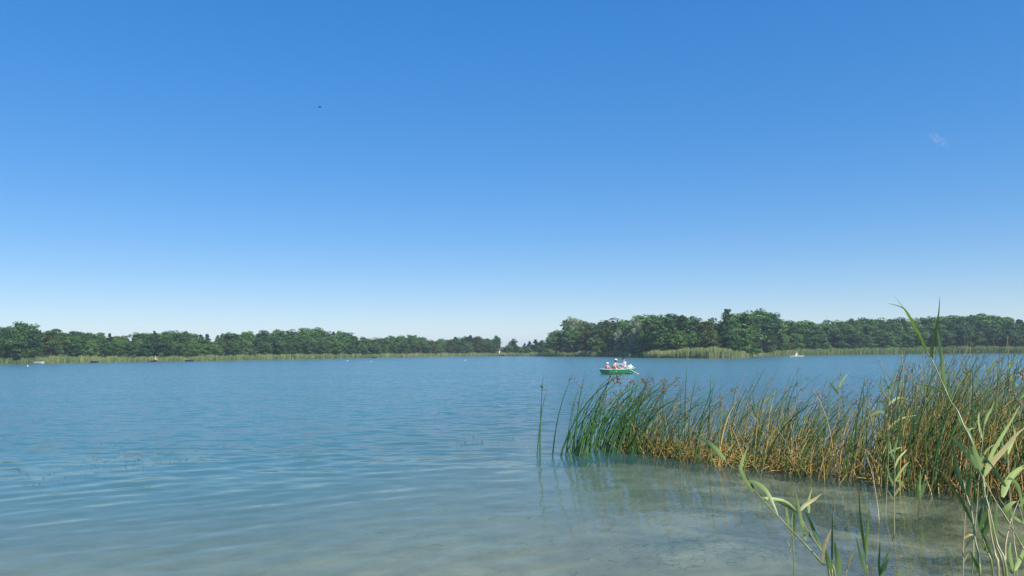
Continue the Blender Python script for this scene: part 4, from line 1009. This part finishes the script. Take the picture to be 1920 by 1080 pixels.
def leaf_mesh(P, wid, tone, tilt, fold=0.22, n=11):
    P = resample(P, n); mb = MB(); vs = []; rs_tip = 0.05 if rs.random() < 0.5 else rs.uniform(0.1, 0.3)
    eye = Vector((0, 0, CAM_H)); 
    for i, p_ in enumerate(P):
        t = i / (n - 1); tg = (P[min(i+1, n-1)] - P[max(i-1, 0)]).normalized()
        vd = Vector((P[n//2].x, P[n//2].y, P[n//2].z - CAM_H)).normalized()
        sdv = tg.cross(vd); sdv = sdv.normalized() if sdv.length > 1e-4 else Vector((1, 0, 0)); nv = sdv.cross(tg).normalized()
        an = tilt + 0.5 * (t - 0.3); sdv2 = sdv * math.cos(an) + nv * math.sin(an); nv2 = sdv2.cross(tg)
        wdt = wid * (0.35 + 0.65 * min(1, t / 0.22) ** 0.8) * (1 - max(0, (t - 0.3) / 0.7) ** 1.7) * 0.5 + 0.0006
        vs += [p_ - sdv2 * wdt + nv2 * wdt * fold, p_, p_ + sdv2 * wdt + nv2 * wdt * fold]
    fs = []
    for i in range(n - 1):
        a = i * 3; fs += [(a, a+1, a+4, a+3), (a+1, a+2, a+5, a+4)]
    mb.add(vs, fs, tone)
    mb.r = [min(1, max(0, tone + rs_tip * (i / (n - 1)) ** 5)) for i in range(n) for _ in range(3)]
    mb.r = [min(1, r_ + 0.07) if j % 3 == 1 else r_ for j, r_ in enumerate(mb.r)]     # paler midrib
    return mb.mesh('leaf', True)
def reed(label, stem, D0, D1, leaves, r0=0.0055, tone=0.45, ground=True, group=None):
    """stem: photo points from the foot up; D0 -> D1 the distance along it; leaves: (points, width px, tone, distance shift[, tilt])"""
    n = len(stem); P = [at(x, y, D0 + (D1 - D0) * i / max(1, n - 1)) for i, (x, y) in enumerate(stem)]
    if ground:      # carry the stem on down to the bank or the lake bottom
        d = (P[0] - P[1]).normalized(); zg = gz(P[0].x, P[0].y) - 0.02
        drop = P[0].z - zg
        if drop > 0.02:
            P = [Vector((P[0].x + d.x * drop * 0.55, P[0].y + 0.05, zg)), Vector((P[0].x + d.x * drop * 0.33, P[0].y + 0.02, zg + drop * 0.5))] + P
    base = P[0].copy(); e = thing('reed_plant', label, 'reed', base, 0, group)
    S = resample(P, 3 * len(P)); m_ = len(S); mb = MB()
    mb.tube([s_ - base for s_ in S], [r0 * (1 - 0.75 * i / (m_ - 1)) for i in range(m_)], 6)
    mb.r = list(np.repeat(np.clip(tone + rs.normal(0, 0.08, m_), 0, 1), 6)); mb.build('stem', REEDSTEM, e, True)
    ys = [p_[1] for p_ in stem]; top, bot = min(ys), max(ys)
    for lf in leaves:
        pts, wpx, tn, dsh = lf[:4]; tl = lf[4] if len(lf) > 4 else rs.normal(0, 0.3)
        f_ = min(1, max(0, (bot - pts[0][1]) / max(1, bot - top))); Db = D0 + (D1 - D0) * f_
        W_ = [at(x, y, Db + dsh * (i / (len(pts) - 1))) - base for i, (x, y) in enumerate(pts)]
        eyeb = base
        # leaf_mesh wants world-like coordinates for its facing; shift by the base
        Wp = [w_ + base for w_ in W_]; me = leaf_mesh(Wp, wpx / F * Db * 0.71, tn, tl); me.transform(Matrix.Translation(-base))
        obj('leaf', me, REEDLEAF, e)
    return e

reed('tallest reed plant, leaning left with its leaf tips against the sky',
     [(1884,1080),(1867,1020),(1847,937),(1843,890),(1820,823),(1808,800),(1795,770),(1782,752),(1773,731),(1749,678),(1738,659)], 3.1, 3.5,
     [([(1738,659),(1722,628),(1704,596),(1690,572),(1674,553)], 5, 0.45, 0.10, 0.9), ([(1737,655),(1722,622),(1708,598),(1696,580),(1682,573),(1664,569)], 6, 0.5, -0.12, 0.6),
      ([(1776,742),(1768,705),(1766,679),(1760,640),(1757,620),(1752,597)], 9, 0.62, 0.1, 0.35), ([(1748,677),(1746,660),(1750,640),(1756,610),(1760,586),(1762,556)], 8, 0.12, -0.1, 0.5),
      ([(1775,738),(1755,729),(1735,724),(1714,719)], 8, 0.62, 0.1, 0.2), ([(1776,742),(1778,725),(1779,708)], 8, 0.55, 0.0, 0.3),
      ([(1720,626),(1730,645),(1738,662)], 6, 0.1, 0.05, 0.6),
      ([(1822,826),(1812,803),(1800,790),(1795,768)], 7, 0.5, 0.1), ([(1822,828),(1816,808),(1826,802)], 7, 0.45, 0.05)], 0.0075, 0.55)
reed('broad-leaved reed clump front right, longest leaves fanning up left',
     [(1838,1080),(1828,1010),(1822,960),(1812,928),(1806,900)], 3.0, 3.15,
     [([(1843,892),(1828,868),(1805,840),(1780,815)], 15, 0.58, 0.2, 0.1), ([(1812,927),(1798,895),(1790,860),(1785,822)], 12, 0.2, 0.1, 0.4),
      ([(1845,894),(1832,860),(1824,835),(1820,812)], 13, 0.60, 0.15, 0.15), ([(1823,980),(1800,935),(1785,915),(1776,891)], 8, 0.06, 0.1, 0.5),
      ([(1812,930),(1816,905),(1820,880)], 9, 0.15, 0.0, 0.4), ([(1842,905),(1820,895),(1795,885),(1770,868)], 4, 0.05, 0.1, 0.4)], 0.0065, 0.55)
reed('reed stem right of the broad-leaved clump with leaves curling right',
     [(1888,1080),(1870,1020),(1855,955),(1846,920),(1843,890)], 2.9, 3.1,
     [([(1886,912),(1866,885),(1850,862),(1837,843)], 9, 0.3, 0.15, 0.4), ([(1880,932),(1888,905),(1902,885),(1920,872)], 15, 0.62, 0.1, 0.1),
      ([(1891,895),(1906,908),(1914,930),(1917,960)], 10, 0.55, 0.0, 0.2), ([(1890,978),(1885,958),(1896,944),(1905,940)], 13, 0.58, 0.0, 0.1),
      ([(1868,1010),(1866,980),(1868,950),(1869,938)], 10, 0.45, 0.05, 0.2), ([(1845,893),(1862,865),(1885,840),(1905,815),(1924,800)], 13, 0.82, 0.3, 0.2),
      ([(1850,960),(1840,985),(1836,1000)], 11, 0.1, 0.0, 0.4), ([(1846,890),(1860,850),(1880,815),(1900,782),(1912,760)], 9, 0.62, 0.5, 0.3)], 0.0065, 0.6)
reed('long thin reed stem slanting across the front right corner', [(1945,1080),(1920,1030),(1890,976),(1870,945),(1845,900),(1836,880)], 2.9, 3.1,
     [([(1916,1020),(1925,1000),(1935,985)], 8, 0.5, 0.0)], 0.004, 0.6)
reed('reed at the right frame edge with drooping leaves', [(1930,1080),(1925,1020),(1918,975),(1908,940)], 3.2, 3.3,
     [([(1918,980),(1900,968),(1892,950)], 7, 0.55, 0.0), ([(1912,950),(1925,930),(1932,915)], 8, 0.5, 0.0)], 0.005, 0.5)
reed('dry pale reed stem standing left of the broad-leaved clump', [(1805,1080),(1806,1030),(1809,980),(1811,950)], 3.1, 3.15,
     [([(1807,1010),(1818,1003),(1826,1003)], 5, 0.95, 0.0), ([(1807,1035),(1815,1018),(1824,1006)], 4, 0.95, 0.0), ([(1806,1055),(1812,1045),(1817,1036)], 3, 0.95, 0.0)], 0.0048, 0.95)
reed('short stiff leaf shoot below the broad-leaved clump', [(1838,1080),(1834,1062),(1828,1050)], 2.9, 2.92,
     [([(1838,1075),(1826,1050),(1818,1032)], 8, 0.12, 0.0, 0.4), ([(1840,1080),(1830,1062),(1821,1063)], 3, 0.5, 0.0)], 0.004, 0.5)
reed('upright reed with dark leaves in the middle of the broad-leaved clump', [(1862,1080),(1852,1035),(1842,1005),(1838,960),(1850,905)], 3.1, 3.2,
     [([(1843,1010),(1850,985),(1848,960),(1846,945)], 12, 0.35, 0.0), ([(1842,1000),(1836,970),(1842,950)], 9, 0.06, 0.0, 0.3), ([(1862,1050),(1850,1020),(1842,1000)], 6, 0.1, 0.0),
      ([(1850,980),(1853,950),(1858,925)], 7, 0.5, 0.0), ([(1842,1020),(1850,1032),(1853,1022)], 9, 0.55, 0.0)], 0.005, 0.5)
reed('thick straw-coloured reed stalk inside the broad-leaved clump', [(1872,1080),(1866,1040),(1858,1000),(1853,960),(1850,930)], 3.05, 3.15, [], 0.0075, 0.9)
reed('long leaning reed slanting from bottom up left over the shallows',
     [(1556,1080),(1540,1055),(1507,1018),(1487,998),(1458,967),(1430,937),(1413,919),(1393,901),(1377,881),(1358,862)], 3.3, 3.9,
     [([(1360,864),(1345,846),(1330,832),(1316,825),(1300,821)], 12, 0.66, 0.2, 0.15), ([(1412,922),(1402,908),(1393,893),(1388,878),(1393,860),(1398,848),(1404,832)], 11, 0.60, 0.1, 0.2),
      ([(1395,904),(1415,905),(1435,918),(1448,940),(1460,968)], 11, 0.66, -0.15, 0.1), ([(1434,940),(1432,935),(1445,935),(1468,938),(1484,947),(1492,957)], 8, 0.62, 0.0, 0.2),
      ([(1413,916),(1405,905),(1399,893)], 8, 0.08, 0.05, 0.4), ([(1437,943),(1433,938),(1437,936)], 6, 0.1, 0.0)], 0.0058, 0.62)
reed('second slanting reed with a fan of leaves, right of the long leaning reed',
     [(1566,1080),(1552,1052),(1532,1020),(1512,990),(1500,965),(1495,955)], 3.4, 3.7,
     [([(1511,1014),(1504,985),(1498,955),(1493,930),(1486,908)], 8, 0.66, 0.1, 0.2), ([(1500,958),(1508,948),(1520,940),(1532,932),(1541,925)], 9, 0.80, 0.05, 0.2),
      ([(1537,1020),(1528,1000),(1518,975),(1508,958)], 8, 0.10, 0.0, 0.4), ([(1540,1030),(1530,1005),(1520,985),(1508,962)], 6, 0.6, 0.05, 0.3),
      ([(1517,962),(1516,945),(1518,930),(1523,915)], 7, 0.62, 0.1, 0.2), ([(1526,1014),(1510,995),(1498,985)], 5, 0.15, 0.0), ([(1494,958),(1475,945),(1455,938),(1440,930)], 6, 0.55, 0.1, 0.3),
      ([(1496,962),(1480,952),(1465,945),(1452,938)], 4, 0.08, 0.1, 0.3)], 0.0055, 0.5)
reed('slim upright reed crossing the long leaning reed', [(1489,1080),(1487,1020),(1485,990),(1485,975),(1486,962)], 3.8, 3.9,
     [([(1486,1015),(1489,990),(1490,970),(1489,958)], 7, 0.45, 0.0), ([(1481,988),(1477,970),(1475,958),(1474,942)], 7, 0.5, 0.0), ([(1486,972),(1489,966),(1492,972)], 9, 0.06, 0.0, 0.2), ([(1483,1035),(1479,1020),(1475,1012)], 3, 0.75, 0.0)], 0.0042, 0.5)
reed('upright leaf shoot with a dark spear leaf at the bottom edge', [(1560,1085),(1560,1070),(1560,1050)], 3.3, 3.3,
     [([(1560,1060),(1560,1020),(1560,985),(1561,962)], 5, 0.05, 0.0, 0.5), ([(1541,1055),(1546,1025),(1553,1005),(1560,988)], 9, 0.88, 0.05, 0.3), ([(1573,1080),(1571,1050),(1567,1030),(1564,1015)], 13, 0.58, 0.0, 0.2), ([(1560,1078),(1552,1050),(1548,1030)], 13, 0.55, 0.0, 0.2)], 0.005, 0.45)
reed('thin brown-tipped leaf shoot at the bottom edge', [(1586,1085),(1588,1072),(1590,1060)], 3.4, 3.4, [([(1588,1070),(1593,1050),(1600,1038),(1606,1025)], 6, 0.9, 0.0, 0.4)], 0.003, 0.5)
reed('forked pale green shoot with tall blades at the bottom edge', [(1627,1085),(1625,1060),(1624,1048)], 3.5, 3.5,
     [([(1625,1078),(1616,1050),(1610,1028),(1604,1004)], 8, 0.62, 0.0, 0.2), ([(1624,1050),(1625,1010),(1627,980),(1629,955)], 8, 0.62, 0.0, 0.2), ([(1621,1035),(1617,1000),(1613,970),(1611,940),(1612,915)], 6, 0.2, 0.0, 0.4), ([(1624,1045),(1620,1010),(1616,985)], 5, 0.3, 0.0)], 0.0042, 0.5)
reed('bright green blade shoot right of the forked shoot', [(1650,1085),(1652,1075),(1653,1066)], 3.5, 3.5,
     [([(1652,1080),(1658,1060),(1663,1045),(1667,1033)], 12, 0.55, 0.0, 0.15), ([(1649,1080),(1648,1055),(1649,1035),(1650,1012)], 6, 0.15, 0.0, 0.4)], 0.004, 0.5)

# more stems crowding the right frame edge
reed('yellowish reed with hanging leaves close to the right frame edge', [(1906,1080),(1902,1020),(1896,960),(1892,900),(1890,850)], 3.3, 3.5,
     [([(1896,960),(1884,948),(1876,938),(1872,925)], 6, 0.75, 0.1), ([(1893,905),(1905,890),(1915,880),(1924,876)], 7, 0.6, 0.1), ([(1891,870),(1882,850),(1879,832),(1880,815)], 7, 0.5, 0.1), ([(1890,852),(1896,835),(1902,820),(1903,800)], 6, 0.62, 0.1)], 0.0045, 0.7)
reed('thin green reed behind the broad-leaved clump', [(1822,1080),(1826,1010),(1832,950),(1836,890),(1842,830),(1846,790)], 3.6, 3.9,
     [([(1838,870),(1846,850),(1856,838),(1870,832)], 6, 0.55, 0.1), ([(1843,825),(1838,805),(1835,790),(1836,772)], 6, 0.5, 0.1), ([(1846,795),(1852,778),(1860,764),(1864,748)], 6, 0.6, 0.1), ([(1832,950),(1822,938),(1815,922)], 5, 0.3, 0.1)], 0.0042, 0.5)
reed('dry brown broken reed leaning among the front right stems', [(1880,1080),(1886,1020),(1896,975),(1912,935)], 3.2, 3.4,
     [([(1888,1010),(1876,1002),(1868,990)], 5, 0.92, 0.1), ([(1896,975),(1886,962),(1880,955)], 4, 0.95, 0.1)], 0.0045, 0.92)
reed('low green reed shoot at the bottom right corner', [(1900,1085),(1902,1065),(1905,1045)], 3.2, 3.2,
     [([(1901,1075),(1895,1050),(1893,1030),(1896,1012)], 8, 0.55, 0.1), ([(1903,1070),(1912,1050),(1918,1035),(1921,1018)], 9, 0.6, 0.1), ([(1902,1078),(1889,1062),(1880,1052)], 6, 0.3, 0.1)], 0.004, 0.5)
reed('grey-green reed with long drooping leaves in the middle of the bed', [(1660,905),(1662,850),(1664,800),(1666,760),(1668,735)], 11.6, 12.0,
     [([(1665,780),(1650,772),(1632,780),(1615,790)], 6, 0.62, 0.1), ([(1666,760),(1680,748),(1692,746),(1706,752)], 6, 0.62, 0.1), ([(1664,805),(1682,790),(1700,782),(1722,778)], 6, 0.6, 0.1), ([(1668,738),(1664,722),(1655,708)], 5, 0.55, 0.1), ([(1663,830),(1648,815),(1636,812)], 5, 0.6, 0.1)], 0.008, 0.5)
# leafy reeds standing in the water by the bulrush bed
reed('golden dry reed stem bent at the waterline in front of the bed', [(1648,980),(1647,960),(1643,930),(1638,900),(1632,875),(1622,845)], 9.2, 9.6, [([(1632,876),(1624,858),(1616,846)], 3, 0.95, 0.1)], 0.008, 0.92)
reed('pale straight reed stem in the shallows beside the golden one', [(1660,970),(1662,930),(1665,885),(1666,830),(1668,780)], 9.5, 9.8, [([(1666,850),(1680,842),(1692,838)], 4, 0.6, 0.1), ([(1667,830),(1660,815),(1655,800)], 4, 0.5, 0.1)], 0.007, 0.8)
reed('leafy reed tuft standing in the shallows with brown foot', [(1677,998),(1676,960),(1677,925),(1678,895),(1677,860),(1676,835)], 8.4, 8.6,
     [([(1677,905),(1688,885),(1698,872),(1706,866)], 5, 0.6, 0.1), ([(1677,915),(1668,895),(1664,878),(1660,868)], 5, 0.55, 0.1), ([(1677,880),(1684,862),(1694,850),(1702,842)], 5, 0.6, 0.1), ([(1678,900),(1690,905),(1699,918)], 5, 0.6, 0.0),
      ([(1676,862),(1670,842),(1668,825)], 5, 0.6, 0.1), ([(1677,930),(1686,915),(1694,905)], 5, 0.78, 0.0), ([(1677,850),(1680,832),(1684,820)], 5, 0.6, 0.0), ([(1676,940),(1668,925),(1662,918)], 4, 0.8, 0.0)], 0.009, 0.75)
reed('bright green grass-like tuft at the front edge of the bed', [(1724,944),(1724,930),(1725,915)], 9.6, 9.6,
     [([(1724,940),(1720,915),(1717,895)], 6, 0.5, 0.0), ([(1724,940),(1725,905),(1726,880)], 6, 0.52, 0.0), ([(1724,940),(1730,915),(1734,895)], 6, 0.5, 0.0), ([(1724,938),(1734,912),(1741,895)], 5, 0.52, 0.0), ([(1723,940),(1715,918),(1711,900)], 5, 0.5, 0.0)], 0.006, 0.4)
bedreeds = [(1572,760,1572,690,'pair of pale upright blades sticking out of the bed below the white rowing boat'),(1665,790,1663,735,'pale leafy reed inside the bed behind the brown-footed tuft'),(1880,830,1888,690,'leafy reed high in the right part of the bed'),
            (1905,800,1912,700,'leafy reed at the right edge of the bed with raised leaves'),(1835,790,1850,700,'long-leaved reed leaning right in the right part of the bed'),(1425,800,1430,760,'short leafy reed in the thin middle of the bed')]
for bx, by, tx, ty, lab in bedreeds:
    D_ = 12.6 if bx > 1800 else 14.2; lv = []
    for k in range(2 if 'pair' in lab else 4):
        f_ = (0.3 + 0.1 * k) if 'pair' in lab else 0.25 + 0.75 * k / 3; sx_ = bx + (tx - bx) * f_; sy_ = by + (ty - by) * f_; s = 1 if k % 2 else -1
        lv.append(([(sx_, sy_), (sx_ + s * rs.uniform(6, 14), sy_ - rs.uniform(8, 18)), (sx_ + s * rs.uniform(12, 24), sy_ - rs.uniform(24, 48))], rs.uniform(4, 6), rs.uniform(0.5, 0.7), rs.normal(0, 0.1)))
    reed(lab, [(bx - (tx - bx) * 0.6, by + 75), (bx, by), ((bx + tx) / 2, (by + ty) / 2), (tx, ty)], D_, D_ + 0.2, lv, 0.008, 0.5)

# ------------------------------------------------------------------ haze over the lake
hm_ = bpy.data.materials.new('air'); nt, out, N, L = nodes(hm_)
pv = N('ShaderNodeVolumePrincipled'); pv.inputs['Color'].default_value = (0.80, 0.90, 1.0, 1); pv.inputs['Density'].default_value = 0.0004; pv.inputs['Anisotropy'].default_value = 0.0
L(pv.outputs[0], out.inputs['Volume'])
mb = MB(); mb.box(-2600, 2600, -260, 2600, -6.0, 24.0)
tag(mb.build('haze', hm_), 'faint bluish summer haze over the lake', 'haze', None, 'stuff')
